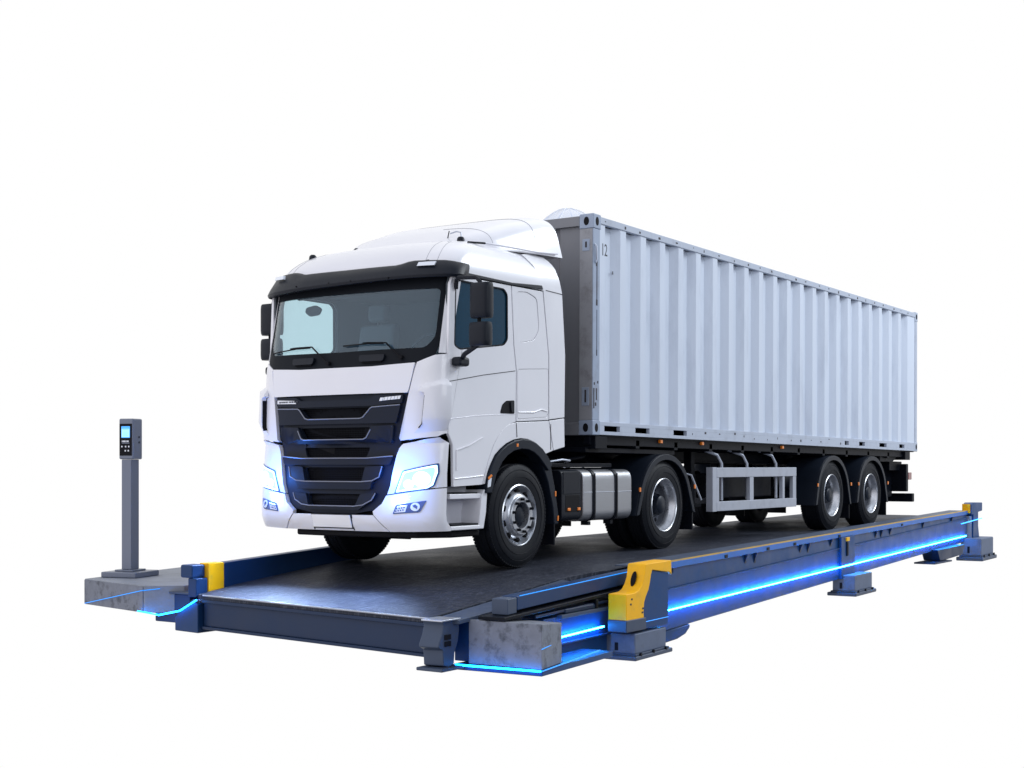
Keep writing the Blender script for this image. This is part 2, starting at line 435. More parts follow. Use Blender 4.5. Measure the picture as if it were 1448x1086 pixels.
def build_weighbridge():
    w = thing('weighbridge', 'long blue steel truck scale with dark scuffed deck and glowing strip lights', 'weighbridge', (0, 4, -.75))
    # deck sheet
    mb = MB(); ys = list(np.linspace(-2.2, 14.9, 90)); nx = 24
    def edge(y):
        t = min(1, max(0, (y + 2.4) / 1.2)); l = -1.15 + t * (-1.44 + 1.15)
        if y < -.5: r = 2.06
        else: r = 2.06 + min(1, (y + .5) / 1.0) * (xb(y) - .33 - 2.06)
        return l, r
    rows = []
    for y in ys:
        l, r = edge(y); row = []
        for i in range(nx + 1):
            u = i / nx; x = l + (r - l) * u
            yy = y if y > -2.15 else (-2.45 + (-2.72 + 2.45) * u)
            row.append((x, yy, zdeck(yy)))
        rows.append(row)
    n = nx + 1; vs = [p for r in rows for p in r]; k = len(vs)
    vs += [(x, y, z - .05) for x, y, z in vs]
    fs = []
    for j in range(len(rows) - 1):
        for i in range(nx):
            a = j * n + i; fs.append((a, a + 1, a + n + 1, a + n)); fs.append((k + a, k + a + n, k + a + n + 1, k + a + 1))
    for j in range(len(rows) - 1):
        for i in (0, nx):
            a = j * n + i; fs.append((a, a + n, k + a + n, k + a))
    for j in (0, len(rows) - 1):
        for i in range(nx):
            a = j * n + i; fs.append((a, a + 1, k + a + 1, k + a))
    MB().add(vs, fs).build('deck_plate', 'deck', w, .004)
    # bright worn lip and front cross beam
    def front(x): return -2.45 + (-2.72 + 2.45) * (x + 1.15) / 3.21
    mb = MB(); mb.path([(x, front(x) - .004, zdeck(front(x)) - .008) for x in np.linspace(-1.12, 2.04, 12)], .009, 6)
    mb.build('deck_lip', 'bright', w)
    a, b = -1.13, 2.06
    mb = MB()
    for (t0, t1, d) in ((-.05, -.085, -.012), (-.085, -.33, .02), (-.33, -.36, -.012)):
        za, zb_ = zdeck(front(a)), zdeck(front(b))
        mb.hexa([(a, front(a) + d, za + t1), (b, front(b) + d, zb_ + t1), (b, front(b) + .3, zb_ + t1), (a, front(a) + .3, za + t1),
                 (a, front(a) + d, za + t0), (b, front(b) + d, zb_ + t0), (b, front(b) + .3, zb_ + t0), (a, front(a) + .3, za + t0)])
    mb.build('front_beam', 'darkblue', w, .006)
    # under-deck girders (hidden mostly)
    mb = MB()
    for x in (-1.2, -.4, .5, 1.4):
        mb.hexa([(x - .06, -2.0, -.62), (x + .06, -2.0, -.62), (x + .06, 14.8, -.4), (x - .06, 14.8, -.4),
                 (x - .06, -2.0, -.36), (x + .06, -2.0, -.36), (x + .06, 14.8, .03), (x - .06, 14.8, .03)])
    mb.build('girder', 'darkblue', w)
    # left fascia of deck
    mb = MB()
    mb.hexa([(-1.46, -1.2, -.55), (-1.41, -1.2, -.55), (-1.41, 14.9, -.32), (-1.46, 14.9, -.32),
             (-1.46, -1.2, -.20), (-1.41, -1.2, -.20), (-1.41, 14.9, .045), (-1.46, 14.9, .045)])
    mb.build('edge_beam', 'blue', w, .005)
    # long right side beam : web + flanges, y .40 .. 14.85
    y0, y1 = .40, 14.85
    def strip(mb, ya, yb, za, zb_, ina, outa):
        """bar along the beam: za/zb_ lower/upper height functions, from ina inside of the face to outa proud of it"""
        q = lambda y, o, zf: (xb(y) + o, y, zf(y))
        return mb.hexa([q(ya, -ina, za), q(ya, outa, za), q(yb, outa, za), q(yb, -ina, za), q(ya, -ina, zb_), q(ya, outa, zb_), q(yb, outa, zb_), q(yb, -ina, zb_)])
    beam = strip(MB(), y0, y1, lambda y: zseam(y) + .012, lambda y: ztop(y) - .075, .10, 0).build('side_beam', 'blue', w, .005)
    mb = MB(); strip(mb, y0, y1, zbot, lambda y: zseam(y) - .002, .12, .012); mb.build('lower_web', 'blue', beam, .008)
    mb = MB(); strip(mb, y0, y1, lambda y: zseam(y) - .002, lambda y: zseam(y) + .012, .1, .03); mb.build('seam_ledge', 'blue', beam, .003)
    mb = MB(); strip(mb, y0, y1, lambda y: ztop(y) - .075, lambda y: ztop(y) - .006, .08, .028); mb.build('top_flange', 'litblue', beam, .006)
    mb = MB(); strip(mb, y0, y1, lambda y: ztop(y) - .012, ztop, .34, -.035); mb.build('top_plate', 'slate', beam, .003)
    mb = MB(); strip(mb, y0, y1, lambda y: ztop(y) - .008, lambda y: ztop(y) + .004, .024, .024); mb.build('yellow_edge', 'wornyellow', beam, .002)
    # gussets under the flange, clamps and joint clips
    for yy, d in ((3.3, .11), (3.62, .13), (5.3, .11), (5.62, .13), (6.6, .11), (8.8, .11), (9.1, .12), (9.6, .11), (11.6, .11), (13.6, .14)):
        zt = ztop(yy) - .076
        MB().prism([(xb(yy), yy, zt), (xb(yy) + .045, yy, zt), (xb(yy), yy, zt - d)], (0, .05, 0)).build('gusset', 'darkblue', beam)
    for yy in (2.6, 4.0, 5.0, 6.9, 10.2):
        mb = MB(); strip(mb, yy, yy + .09, lambda y: ztop(y) - .07, lambda y: ztop(y) - .03, 0, .036); mb.build('bolt_clip', 'chassis', beam, .004)
    # mid stiffener pair over the middle pedestal
    mb = MB(); strip(mb, 6.98, 7.62, zbot, lambda y: ztop(y) - .076, 0, .05); mb.build('stiffener', 'blue', beam, .006)
    mb = MB(); strip(mb, 7.18, 7.30, lambda y: ztop(y) - .14, lambda y: ztop(y) - .085, .0, .075); mb.build('yellow_clip', 'yellow', beam, .006)
    mb = MB(); strip(mb, 7.2, 7.27, lambda y: ztop(y) - .36, lambda y: ztop(y) - .15, .0, .07); mb.build('shackle', 'chassis', beam, .01)
    # front low beam y -1.75 .. -.2  (below the guide rail)
    fb = MB(); strip(fb, -1.72, .55, lambda y: -.86, lambda y: -.355, .25, .0)
    fb = fb.build('front_side_beam', 'blue', w, .008)
    mb = MB(); strip(mb, -1.72, .4, lambda y: -.62, lambda y: -.60, .0, .05); mb.build('lower_ledge', 'blue', fb, .004)
    mb = MB(); strip(mb, -1.45, .3, lambda y: -.372, lambda y: -.335, .3, .05); mb.build('top_ledge', 'slate', fb, .004)
    mb = MB(); strip(mb, -1.35, -.72, lambda y: -.334, lambda y: -.285, .22, .03); mb.build('cable_tray', 'darkblue', fb, .015)
    mb = MB(); strip(mb, -.74, -.69, lambda y: -.334, lambda y: -.245, .1, .045); mb.build('tray_clamp', 'chassis', fb, .01)
    # a second channel step above it
    mb = MB(); strip(mb, -1.9, .5, lambda y: -.29 + .02 * y, lambda y: -.262 + .02 * y, .2, .02); mb.build('cable_channel', 'darkblue', fb, .006)
    # guide rail right (inner curb)
    zt = lambda y: -.1 + .034 * (y + 2.2)
    gr = MB(); strip(gr, -2.20, 1.2, lambda y: zt(y) - .125, zt, .17, 0)
    gr = gr.build('guide_rail', 'rail', w, .008)
    mb = MB(); strip(mb, -2.37, -2.205, lambda y: zt(y) - .15, lambda y: zt(y) - .005, .175, .0); mb.build('end_cap', 'slate', gr, .01)
    mb = MB(); strip(mb, -2.5, .6, lambda y: zt(y) - .185, lambda y: zt(y) - .152, .24, .045); mb.build('base_strip', 'chassis', gr, .006)
    mb = MB(); strip(mb, -2.15, .9, lambda y: zt(y) - .001, lambda y: zt(y) + .005, .008, .002); mb.build('strip_light', 'led_faint', gr)
    # edge plate between deck and block
    mb = MB()
    mb.hexa([(2.075, -2.70, -.33), (2.34, -2.66, -.33), (2.42, -.5, -.16), (2.075, -.5, -.14), (2.075, -2.70, -.292), (2.34, -2.66, -.292), (2.42, -.5, -.12), (2.075, -.5, -.088)])
    mb.build('edge_plate', 'slate', w, .004)
    mb = MB()
    mb.hexa([(1.90, -.7, -.19), (2.45, -.7, -.19), (xb(1.3) - .05, 1.3, -.10), (1.90, 1.3, -.10), (1.90, -.7, -.150), (2.45, -.7, -.150), (xb(1.3) - .05, 1.3, -.064), (1.90, 1.3, -.064)])
    mb.build('infill_plate', 'slate', w, .003)
    # curved guard under right corner
    pts = [(0, -.30), (.02, -.34), (.0, -.41), (-.05, -.50), (-.055, -.53), (.01, -.56), (.02, -.70), (.10, -.72), (.18, -.70), (.19, -.6), (.24, -.5), (.26, -.40), (.25, -.31)]
    mb = MB(); mb.prism([(2.08, -2.86 + q, z + .01) for q, z in pts], (.20, .03, 0)); g = mb.build('corner_guard', 'slate', w, .01)
    mb = MB(); mb.box(2.04, 2.33, -2.9, -2.56, -.735, -.705); mb.build('foot_plate', 'slate', g, .008)
    mb = MB(); mb.box(2.08, 2.32, -2.88, -2.6, -.292, -.276); mb.build('top_cap', 'bright', g, .004)
    for zz in (-.46, -.52):
        mb = MB(); mb.box(2.283, 2.29, -2.80, -2.71, zz, zz + .045); mb.build('slot', 'black', g)
    # corner bracket left
    mb = MB(); mb.prism([(-1.55, -2.45, -.66), (-1.15, -2.50, -.66), (-1.15, -2.5, -.36), (-1.25, -2.49, -.31), (-1.42, -2.46, -.42), (-1.55, -2.45, -.52)], (.0, .35, 0))
    g = mb.build('corner_guard', 'rail', w, .012)
    mb = MB(); mb.box(-2.0, -1.46, -2.32, -2.0, -.60, -.285); mb.build('junction_box', 'rail', g, .012)
    mb = MB(); mb.box(-2.05, -1.44, -2.36, -1.9, -.284, -.262); mb.build('cover_plate', 'slate', g, .006)
    mb = MB(); mb.box(-1.92, -1.87, -2.335, -2.318, -.42, -.34); mb.build('slot', 'black', g, .01)
    # guide rail left
    gl = MB()
    gl.hexa([(-1.40, -2.0, -.26), (-1.28, -2.0, -.26), (-1.28, .3, -.065), (-1.40, .3, -.065), (-1.40, -2.0, .045), (-1.28, -2.0, .045), (-1.28, .3, .16), (-1.40, .3, .16)])
    gl = gl.build('guide_rail', 'rail', w, .012)
    mb = MB(); mb.box(-1.41, -1.27, -2.23, -2.003, -.27, .05); mb.build('yellow_band', 'yellow', gl, .008)
    mb = MB(); mb.box(-1.405, -1.28, -2.40, -2.233, -.30, -.10); mb.build('end_foot', 'rail', gl, .012)
    mb = MB(); mb.box(-1.50, -1.32, -2.42, -2.234, -.098, .04); mb.build('end_cap', 'rail', gl, .018)
    # light strips
    def led(name, pts, r, m, parent): return MB().path(pts, r, 8).build(name, m, parent)
    led('strip_light', [(xb(y) + .052, y, zstrip(y)) for y in np.linspace(.42, 14.6, 30)], .009, 'led', beam)
    led('strip_light', [(xb(y) + .055, y, zstrip(y)) for y in np.linspace(-1.66, -.60, 6)], .009, 'led', fb)
    return w

def build_blocks():
    b = thing('concrete_block', 'mottled concrete block at the near corner with blue light along its foot', 'concrete block', (2.65, -2.1, -.78))
    P = [(2.33, -2.50), (3.10, -2.47), (3.00, -1.98), (2.30, -1.98)]
    MB().slab([(x, y, -.70) for x, y in P], [(x, y, -.30 if y < -2 else -.335) for x, y in P]).build('block', 'concrete', b, .008)
    Q = [(2.20, -2.55), (3.105, -2.475), (2.97, -1.0), (2.2, -1.0)]
    MB().slab([(x, y, -.757) for x, y in Q], [(x, y, -.702) for x, y in Q]).build('footing', 'blue', b, .008)
    MB().path([(2.25, -2.59, -.705), (2.6, -2.558, -.705), (3.115, -2.512, -.705)], .009, 8).build('strip_light', 'led_soft', b)
    MB().path([(3.118, -2.49, -.705), (3.0, -1.3, -.66)], .006, 8).build('strip_light', 'led_faint', b)
    MB().path([(3.005, -2.05, -.50), (3.105, -2.478, -.517)], .004, 8).build('strip_light', 'led_faint', b)
    MB().box(2.10, 2.298, -2.40, -1.74, -.70, -.34).build('side_panel', 'blue', b, .006)
    s = thing('concrete_slab', 'broad grey concrete slab left of the truck carrying the slim display post', 'concrete slab', (-2.6, -1.2, -.5))
    P = [(-3.25, -2.25), (-1.93, -2.53), (-1.62, -2.25), (-1.48, .0), (-3.80, .0)]
    mb = MB().slab([(x, y, -.49) for x, y in P], [(x, y, -.2) for x, y in P]); mb.build('slab_body', 'slab', s, .008)
    a, c = Vector((-3.235, -2.262, 0)), Vector((-1.95, -2.535, 0)); nrm = Vector((-.2, -.98, 0)) * .003
    mb = MB(); mb.prism([tuple(a + nrm + Vector((0, 0, -.485))), tuple(c + nrm + Vector((0, 0, -.485))), tuple(c + nrm + Vector((0, 0, -.21))), tuple(a + nrm + Vector((0, 0, -.21)))], tuple(-nrm * 4))
    mb.build('front_face', 'concrete', s)
    MB().path([(-3.2, -2.29, -.475), (-1.95, -2.56, -.25), (-1.8, -2.43, -.23)], .004, 8).build('strip_light', 'led_faint', s)
    MB().path([(-1.98, -2.58, -.47), (-1.72, -2.52, -.50), (-1.42, -2.50, -.44), (-1.14, -2.53, -.31)], .008, 8).build('strip_light', 'led_soft', s)

def build_pedestals():
    def pedestal(name, label):
        p = thing(name, label, 'pedestal', group='steel pedestals along the side beam')
        MB().box(-.17, .17, -.37, .37, .09, .295).build('block', 'slate_block', p, .014, world=False)
        MB().box(-.23, .21, -.43, .45, .03, .075).build('base_plate', 'slate', p, .012, world=False)
        MB().box(-.19, .19, -.39, .40, .076, .094).build('weld_strip', 'slate', p, .004, world=False)
        mb = MB(); mb.box(-.06, -.02, -.374, -.368, .12, .2); mb.build('slot', 'black', p, .004, world=False)
        for yy in (-.3, .0, .3): MB().lathe([(0, 0), (.018, 0), (.018, .02), (0, .02)], .19, yy, .085, 8).build('bolt', 'chassis', p, world=False)
        return p
    M['slate_block'] = mat('pedestal_grey', (.10, .13, .20), .55, 0, spec=.3, vary=.18, vscale=5, bump=.06, bscale=40, stain=(.06, .07, .1), stain_amt=.6, stain_scale=7)
    p = pedestal('support_pedestal', 'grey steel pedestal directly under the yellow guard bracket nearest the camera')
    p.location = (2.70, -.05, -.90); p.rotation_euler.z = .05
    def dup(r, label, loc, sc):
        c = r.copy(); C.objects.link(c); c['label'] = label; c.location = loc; c.scale = sc
        for ch in r.children:
            d = ch.copy(); C.objects.link(d); d.parent = c
        return c
    dup(p, 'grey steel pedestal under the middle of the long blue beam', (2.22, 7.5, -.865), (1.0, 1.15, 1.15))
    dup(p, 'large grey pedestal block under the far end of the blue beam', (1.92, 15.15, -.80), (1.15, 1.40, 1.62))
    # dark foot by the far pedestal
    f = thing('steel_bracket', 'dark steel bracket on a base plate below the far end of the blue beam', 'foot bracket', (2.0, 12.6, -.62))
    MB().prism([(1.75, 12.2, -.42), (1.75, 13.9, -.40), (1.75, 13.7, -.58), (1.75, 12.7, -.62), (1.75, 12.35, -.62)], (.3, 0, 0)).build('bracket', 'darkblue', f, .01)
    MB().box(1.72, 2.1, 11.9, 12.9, -.66, -.63).build('base_plate', 'darkblue', f, .006)
    # rounded sump under beam behind the front pedestal
    s = thing('load_cell_housing', 'rounded blue housing hanging under the side beam right behind the front pedestal', 'housing', (2.4, 1.1, -.80))
    pts = [(.55, -.74), (1.62, -.715), (1.60, -.76), (1.50, -.82), (1.3, -.86), (1.0, -.875), (.55, -.875)]
    MB().prism([(xb(1) - .25, y, z) for y, z in pts], (.24, 0, 0)).build('housing_body', 'blue', s, .02)

def build_brackets():
    b = thing('guard_bracket', 'bright yellow C shaped guard bracket standing on the near pedestal with a blue web', 'guard bracket', (2.75, -.05, -.6))
    X = 2.665
    out_ = [(-.565, -.575), (-.565, -.197), (-.372, -.190), (-.30, -.170), (-.235, -.115), (-.195, -.05), (-.165, .075), (-.15, .085), (.40, .095), (.41, -.06),
            (.36, -.03), (-.02, .018), (-.045, -.03), (-.065, -.1), (-.10, -.18), (-.16, -.25), (-.19, -.30), (-.205, -.40), (-.19, -.5), (-.17, -.575)]
    MB().prism([(X, y, z) for y, z in out_], (.21, 0, 0)).build('yellow_plate', 'yellow', b, .008)
    web = [(-.165, -.575), (-.185, -.5), (-.2, -.4), (-.185, -.3), (-.155, -.245), (-.095, -.175), (-.06, -.1), (-.04, -.03), (-.015, .012), (.355, -.036), (.355, -.575)]
    MB().prism([(X + .01, y, z) for y, z in web], (.185, 0, 0)).build('web_panel', 'blue', b, .003)
    MB().box(X + .005, X + .222, -.585, -.17, -.578, -.455).build('foot_sleeve', 'slate', b, .01)
    # keyhole
    mb = MB(); pts = [( .105 + .028 * math.cos(a), -.085 + .075 * math.sin(a)) for a in np.linspace(0, 2 * PI, 20, endpoint=False)]
    mb.prism([(X + x, -.225 + (z + .085) * .42, z + .02) for x, z in pts], (0, -.012, 0)); mb.build('slot', 'black', b)
    for (yy, zz) in ((-.24, -.37), (-.25, -.41), (-.47, -.26), (-.49, -.31)):
        MB().box(X + .209, X + .2125, yy, yy + .03, zz, zz + .018).build('chipped_paint', 'rust', b)
    MB().path([(X + .2, -.17, -.505), (X + .2, .35, -.497)], .004, 6).build('strip_light', 'led_faint', b)
    # a far one at the beam end
    f = thing('guard_bracket', 'small blue and yellow guard bracket at the far end of the blue beam', 'guard bracket', (1.85, 15.1, -.3))
    pts = [(14.86, .14), (14.86, .33), (14.98, .365), (15.62, .355), (15.62, .19), (15.34, .17), (15.34, -.1), (15.42, -.34), (14.98, -.36), (15.0, .13)]
    MB().prism([(1.72, y, z) for y, z in pts], (.17, 0, 0)).build('bracket_body', 'blue', f, .012)
    MB().box(1.715, 1.87, 14.84, 14.857, .16, .34).build('yellow_face', 'yellow', f, .006)
    MB().box(1.73, 1.86, 14.965, 14.982, -.34, .10).build('worn_face', 'steel', f, .004)
    MB().path([(1.915, 14.1, -.02), (1.915, 15.5, .045)], .009, 6).build('strip_light', 'led_reflect', f)  # glowing rod stands in for a thin blue reflection

def build_terminal():
    M['postmetal'] = mat('post_grey_metal', (.15, .17, .22), .42, .2, .1, vary=.1, vscale=3, rvary=.08)
    t = thing('weighing_terminal', 'slim grey post with a small blue lit display box standing on the left slab', 'display post', (-3.07, -1.74, -.199))
    t.rotation_euler.z = .28
    B = lambda *a: MB().box(*a)
    B(-.23, .23, -.25, .25, .0, .065).build('base_plate', 'postmetal', t, .012, world=False)
    B(-.12, .12, -.14, .14, .066, .085).build('collar', 'postmetal', t, .006, world=False)
    B(-.064, .064, -.082, .082, .086, 1.36).build('post', 'postmetal', t, .006, world=False)
    h = B(-.096, .096, -.09, .105, 1.362, 1.835).build('display_box', 'postmetal', t, .018, world=False, seg=4)
    B(-.086, .080, -.0945, -.088, 1.405, 1.775).build('front_panel', 'black', h, .004, world=False)
    B(-.058, .056, -.0975, -.0935, 1.612, 1.745).build('screen', 'screen', h, .002, world=False)
    B(-.052, .050, -.099, -.0972, 1.620, 1.715).build('screen_page', 'screen_lit', h, world=False)
    mb = MB(); mb.box(-.042, .042, -.0996, -.0988, 1.703, 1.708)
    for k in range(4): mb.box(-.034, .034 - .01 * (k % 2), -.0996, -.0988, 1.635 + .014 * k, 1.638 + .014 * k)
    mb.build('readout', 'screen', h, world=False)
    mb = MB()
    for k, wd in enumerate((.012, .016, .012, .012, .016, .01)): mb.box(-.05 + k * .0165, -.05 + k * .0165 + wd * .85, -.0975, -.094, 1.562, 1.580)
    mb.build('lettering', 'badge', h, world=False)
    B(-.05, .05, -.097, -.094, 1.545, 1.556).build('label_strip', 'postmetal', h, world=False)
    for (x, z) in ((-.05, 1.51), (0, 1.51), (.042, 1.51), (-.004, 1.462), (.036, 1.462)):
        B(x - .009, x + .009, -.0985, -.094, z - .009, z + .009).build('button', 'badge', h, .002, world=False)
    for (z) in (1.62, 1.56): B(.0955, .0975, .02, .045, z - .012, z + .012).build('side_mark', 'chassis', h, world=False)
    B(-.02, -.012, -.077, -.074, 1.28, 1.32).build('keyhole', 'black', t, world=False)

# ------------------------------------------------------------------ cab surface
ZK = [.36, .42, .52, .66, .80, 1.0, 1.30, 1.335, 1.36, 2.1, 2.2, 2.95, 3.2, 3.6]
YK = [-1.61, -1.655, -1.70, -1.715, -1.69, -1.69, -1.66, -1.64, -1.69, -1.65, -1.62, -1.47, -1.38, -.95]
BOW, NN = .36, 2.6
def W_(z): return float(np.interp(z, [.36, .5, 3.06, 3.2, 3.33, 3.42, 3.5], [1.225, 1.24, 1.24, 1.228, 1.19, 1.13, 1.05]))
def yf(z): return float(np.interp(z, ZK, YK))
def FY(x, z):
    w = W_(z); return yf(z) + BOW * (1 - (1 - min(1, abs(x) / w) ** NN) ** (1 / NN))
def fmap(x, z, off=0.0):
    w = W_(z); x = max(-w, min(w, x))
    e = .004; xa = max(-w, x - e); xc = min(w, x + e)
    t = Vector((xc - xa, FY(xc, z) - FY(xa, z))).normalized()
    n = Vector((t.y, -t.x))
    return (x + n.x * off, FY(x, z) + n.y * off, z)
def smap(sd):
    return lambda y, z, off=0.0: (sd * (W_(z) + off), y, z)
def mir(p): return [(-a, b) for a, b in p][::-1]

def build_truck():
    T = thing('truck', 'white cab over tractor truck with dark grille and glowing blue headlights', 'truck', (0, 1, 0))
    # ---------------- cab shell
    cab = MB()
    hood = [(-.985, 2.138), (-.5, 2.112), (.5, 2.112), (.985, 2.138), (.918, 1.832), (-.918, 1.832)]
    shell('bonnet', 'white', T, rounded(hood, .02), fmap, .012, .04)
    for s in (1, -1):
        q = (lambda p: p) if s == 1 else mir
        cp = [(.995, 2.142), (1.15, 2.215), (1.238, 2.228), (1.239, 1.42), (1.20, 1.385), (.835, 1.345), (.928, 1.835)]
        o = shell('corner_panel', 'white', T, q(cp), fmap, .006, .04)
        fin = [(1.03, 1.845), (1.07, 1.905), (1.12, 1.945), (1.236, 1.985), (1.238, 1.43), (1.20, 1.39), (.93, 1.352), (1.078, 1.508), (1.094, 1.80), (1.088, 1.828)]
        def finmap(x, z, off=0.0):
            ax = abs(x); zt_ = 1.86 + (ax - 1.03) * .30
            k = min(1, max(0, (z - (1.355 + (ax - .93) * .10)) / .19)) * min(1, max(0, (zt_ + .065 - z) / .065))
            return fmap(x, z, -.02 + (off + .02) * k)
        shell('air_fin', 'white', o, q(fin), finmap, .066, .05, bevel=.004, cutz=[1.39, 1.42, 1.46, 1.5, 1.54, 1.58, 1.85, 1.87, 1.89, 1.91, 1.93, 1.95, 1.97], smooth=50)
        slot = [(1.089, 1.80), (1.0935, 1.80), (1.0785, 1.512), (1.05, 1.47), (1.046, 1.475), (1.074, 1.515)]
        shell('air_slot', 'black', o, q(slot), fmap, .054, .05, bevel=0)
        # A pillar, white strip between windscreen frame and door
        ap = [(1.176, 2.236), (1.237, 2.236), (1.239, 3.06), (1.168, 3.06)]
        shell('pillar', 'white', T, q(ap), fmap, .003, .04)
    # windscreen frame + cowl, black; top band deepened to stand for the visor's shade
    frame = [(-.5, 2.100), (.5, 2.100), (.99, 2.128), (1.15, 2.205), (1.172, 2.30), (1.165, 3.04), (-1.165, 3.04), (-1.172, 2.30), (-1.15, 2.205), (-.99, 2.128)]
    gl = rounded([(-1.055, 2.292), (0, 2.278), (1.055, 2.292), (1.135, 2.40), (1.132, 2.905), (-1.132, 2.905), (-1.135, 2.40)], .05)
    wf = shell('windscreen_frame', 'gap', T, frame, fmap, -.006, .03, holes=[gl])
    shell('windscreen', 'windscreen', T, inset(gl, -.008), fmap, -.012, .006, bevel=0)
    # cowl grab steps
    for cx in (-.47, .47):
        st = rounded([(cx - .16, 2.235), (cx + .16, 2.235), (cx + .15, 2.165), (cx - .15, 2.165)], .025)
        g = shell('cowl_step', 'plastic', wf, st, fmap, .03, .035, bevel=.008)
        shell('step_recess', 'black', g, rounded([(cx - .13, 2.164), (cx + .12, 2.164), (cx + .12, 2.15), (cx - .12, 2.15)], .005), fmap, .012, .02, bevel=0)
    # wipers
    for pts in ([(-1.02, 2.325), (-.62, 2.352), (-.36, 2.352), (-.10, 2.165)], [(.07, 2.35), (.40, 2.362), (.63, 2.352), (.82, 2.195)]):
        P = []
        for (a, b), (c, d) in zip(pts[:-1], pts[1:]):
            for k in range(6): P.append((a + (c - a) * k / 6, b + (d - b) * k / 6))
        P.append(pts[-1])
        w = MB().path([fmap(x, z, .032) for x, z in P[5:]], .0085, 6).build('wiper', 'black', T)
        MB().path([fmap(x, z - .008, .012) for x, z in P[:12]], .0075, 6).build('wiper_blade', 'black', w)
        MB().path([fmap(P[-1][0], P[-1][1], -.01), fmap(P[-1][0], P[-1][1], .04)], .022, 10).build('wiper_pivot', 'black', w)
    # ---------------- grille
    half = [(.914, 1.826), (.830, 1.344), (.812, 1.28), (.788, 1.2), (.728, .885), (.690, .78), (.640, .695), (.546, .637), (.27, .592)]
    gpoly = half + mir(half)
    trap = lambda a, b, zt, zb: [(-a, zt), (a, zt), (b, zb), (-b, zb)]
    holes = [trap(.49, .375, 1.692, 1.583), trap(.49, .415, 1.487, 1.366), trap(.455, .41, 1.28, 1.178), trap(.42, .38, 1.072, .928), trap(.365, .315, .797, .676)]
    G = shell('grille', 'grillebar', T, gpoly, fmap, -.03, .03, holes=[rounded(h, .02, 2) for h in holes])
    for h in holes:
        shell('grille_mesh', 'mesh', G, inset(h, -.03), fmap, -.065, .005, bevel=0)
    bars = [
        [(-.87, 1.815), (-.55, 1.815), (-.47, 1.775), (.47, 1.775), (.55, 1.815), (.87, 1.815), (.86, 1.728), (.50, 1.705), (-.50, 1.705), (-.86, 1.728)],
        [(-.845, 1.705), (-.505, 1.695), (-.49, 1.68), (-.385, 1.582), (.385, 1.582), (.49, 1.68), (.505, 1.695), (.845, 1.715), (.80, 1.525), (-.80, 1.525)],
        [(-.775, 1.502), (-.50, 1.495), (-.425, 1.366), (.425, 1.366), (.50, 1.495), (.775, 1.505), (.765, 1.35), (.735, 1.318), (-.735, 1.318), (-.765, 1.35)],
        [(-.765, 1.195), (-.45, 1.172), (.45, 1.172), (.765, 1.195), (.72, 1.10), (-.72, 1.10)],
        [(-.645, 1.088), (-.43, 1.08), (-.39, .928), (.39, .928), (.43, 1.08), (.645, 1.09), (.615, .975), (.52, .92), (.50, .845), (-.50, .845), (-.52, .92), (-.615, .975)],
        [(-.57, .812), (-.372, .797), (-.32, .674), (.32, .674), (.372, .797), (.57, .815), (.53, .735), (.36, .632), (-.36, .632), (-.53, .735)],
    ]
    lips = [None,
            [(-.84, 1.70), (-.51, 1.692), (-.485, 1.678), (-.40, 1.59), (-.36, 1.578), (.36, 1.578), (.40, 1.59), (.485, 1.678), (.51, 1.692), (.84, 1.71)],
            [(-.50, 1.46), (-.45, 1.378), (-.41, 1.362), (.41, 1.362), (.45, 1.378), (.50, 1.46)],
            [(-.76, 1.19), (-.45, 1.168), (.45, 1.168), (.76, 1.19)],
            [(-.64, 1.08), (-.61, .975), (-.52, .935), (-.38, .925), (.38, .925), (.52, .935), (.61, .975), (.64, 1.085)],
            [(-.565, .805), (-.525, .735), (-.42, .685), (-.31, .672), (.31, .672), (.42, .685), (.525, .735), (.565, .808)]]
    for b, l in zip(bars, lips):
        bo = shell('grille_bar', 'grillebar', G, rounded(b, .02, 3), fmap, .012, .04, bevel=.008)
        if l:
            P = []
            for (a, c), (d, e) in zip(l[:-1], l[1:]):
                for k in range(5): P.append((a + (d - a) * k / 5, c + (e - c) * k / 5))
            P.append(l[-1])
            MB().path([fmap(x, z, .013) for x, z in P], .0065, 6).build('grille_lip', 'lip', bo)
    # badges
    bl = [(-.845, 1.795), (-.845, 1.755), (-.535, 1.748), (-.565, 1.782)]
    o = shell('badge', 'badge', G, bl, fmap, .018, .006, bevel=.002)
    mb = MB(); xx = -.81
    for k, wd in enumerate((.03, .022, .03, .024, .012, .0, .028, .03, .022, .03)):
        if wd:
            a = shell('letter', 'ink', o, [(xx, 1.779), (xx + wd, 1.778), (xx + wd, 1.762), (xx, 1.763)], fmap, .0195, .003, bevel=0)
        xx += wd + .008
    xx = .60
    o = None
    for k, wd in enumerate((.035, .014, .032, .034, .036, .03, .03)):
        sl = .012
        a = shell('badge', 'badge', G, [(xx, 1.752 + k * .0025), (xx + sl, 1.786 + k * .0025), (xx + wd + sl, 1.788 + k * .0025), (xx + wd, 1.754 + k * .0025)], fmap, .018, .005, bevel=.001)
        xx += wd + .0045
    # ---------------- bumper
    for s in (1, -1):
        q = (lambda p: p) if s == 1 else mir
        bp = [(.655, .70), (.698, .785), (1.238, .862), (1.239, .425), (.715, .415), (.625, .515), (.555, .588), (.548, .622)]
        o = shell('bumper', 'white', T, q(bp), fmap, .012, .05, cutz=[.47, .53, .6], bevel=.01)
        hp = [(.798, 1.2), (.825, 1.27), (.858, 1.312), (1.18, 1.372), (1.215, 1.378), (1.239, 1.32), (1.239, .874), (.703, .797), (.738, .885)]
        hpanel = shell('headlight_panel', 'white', T, q(hp), fmap, .004, .05, cutz=[1.0, 1.25, 1.3], bevel=.012)
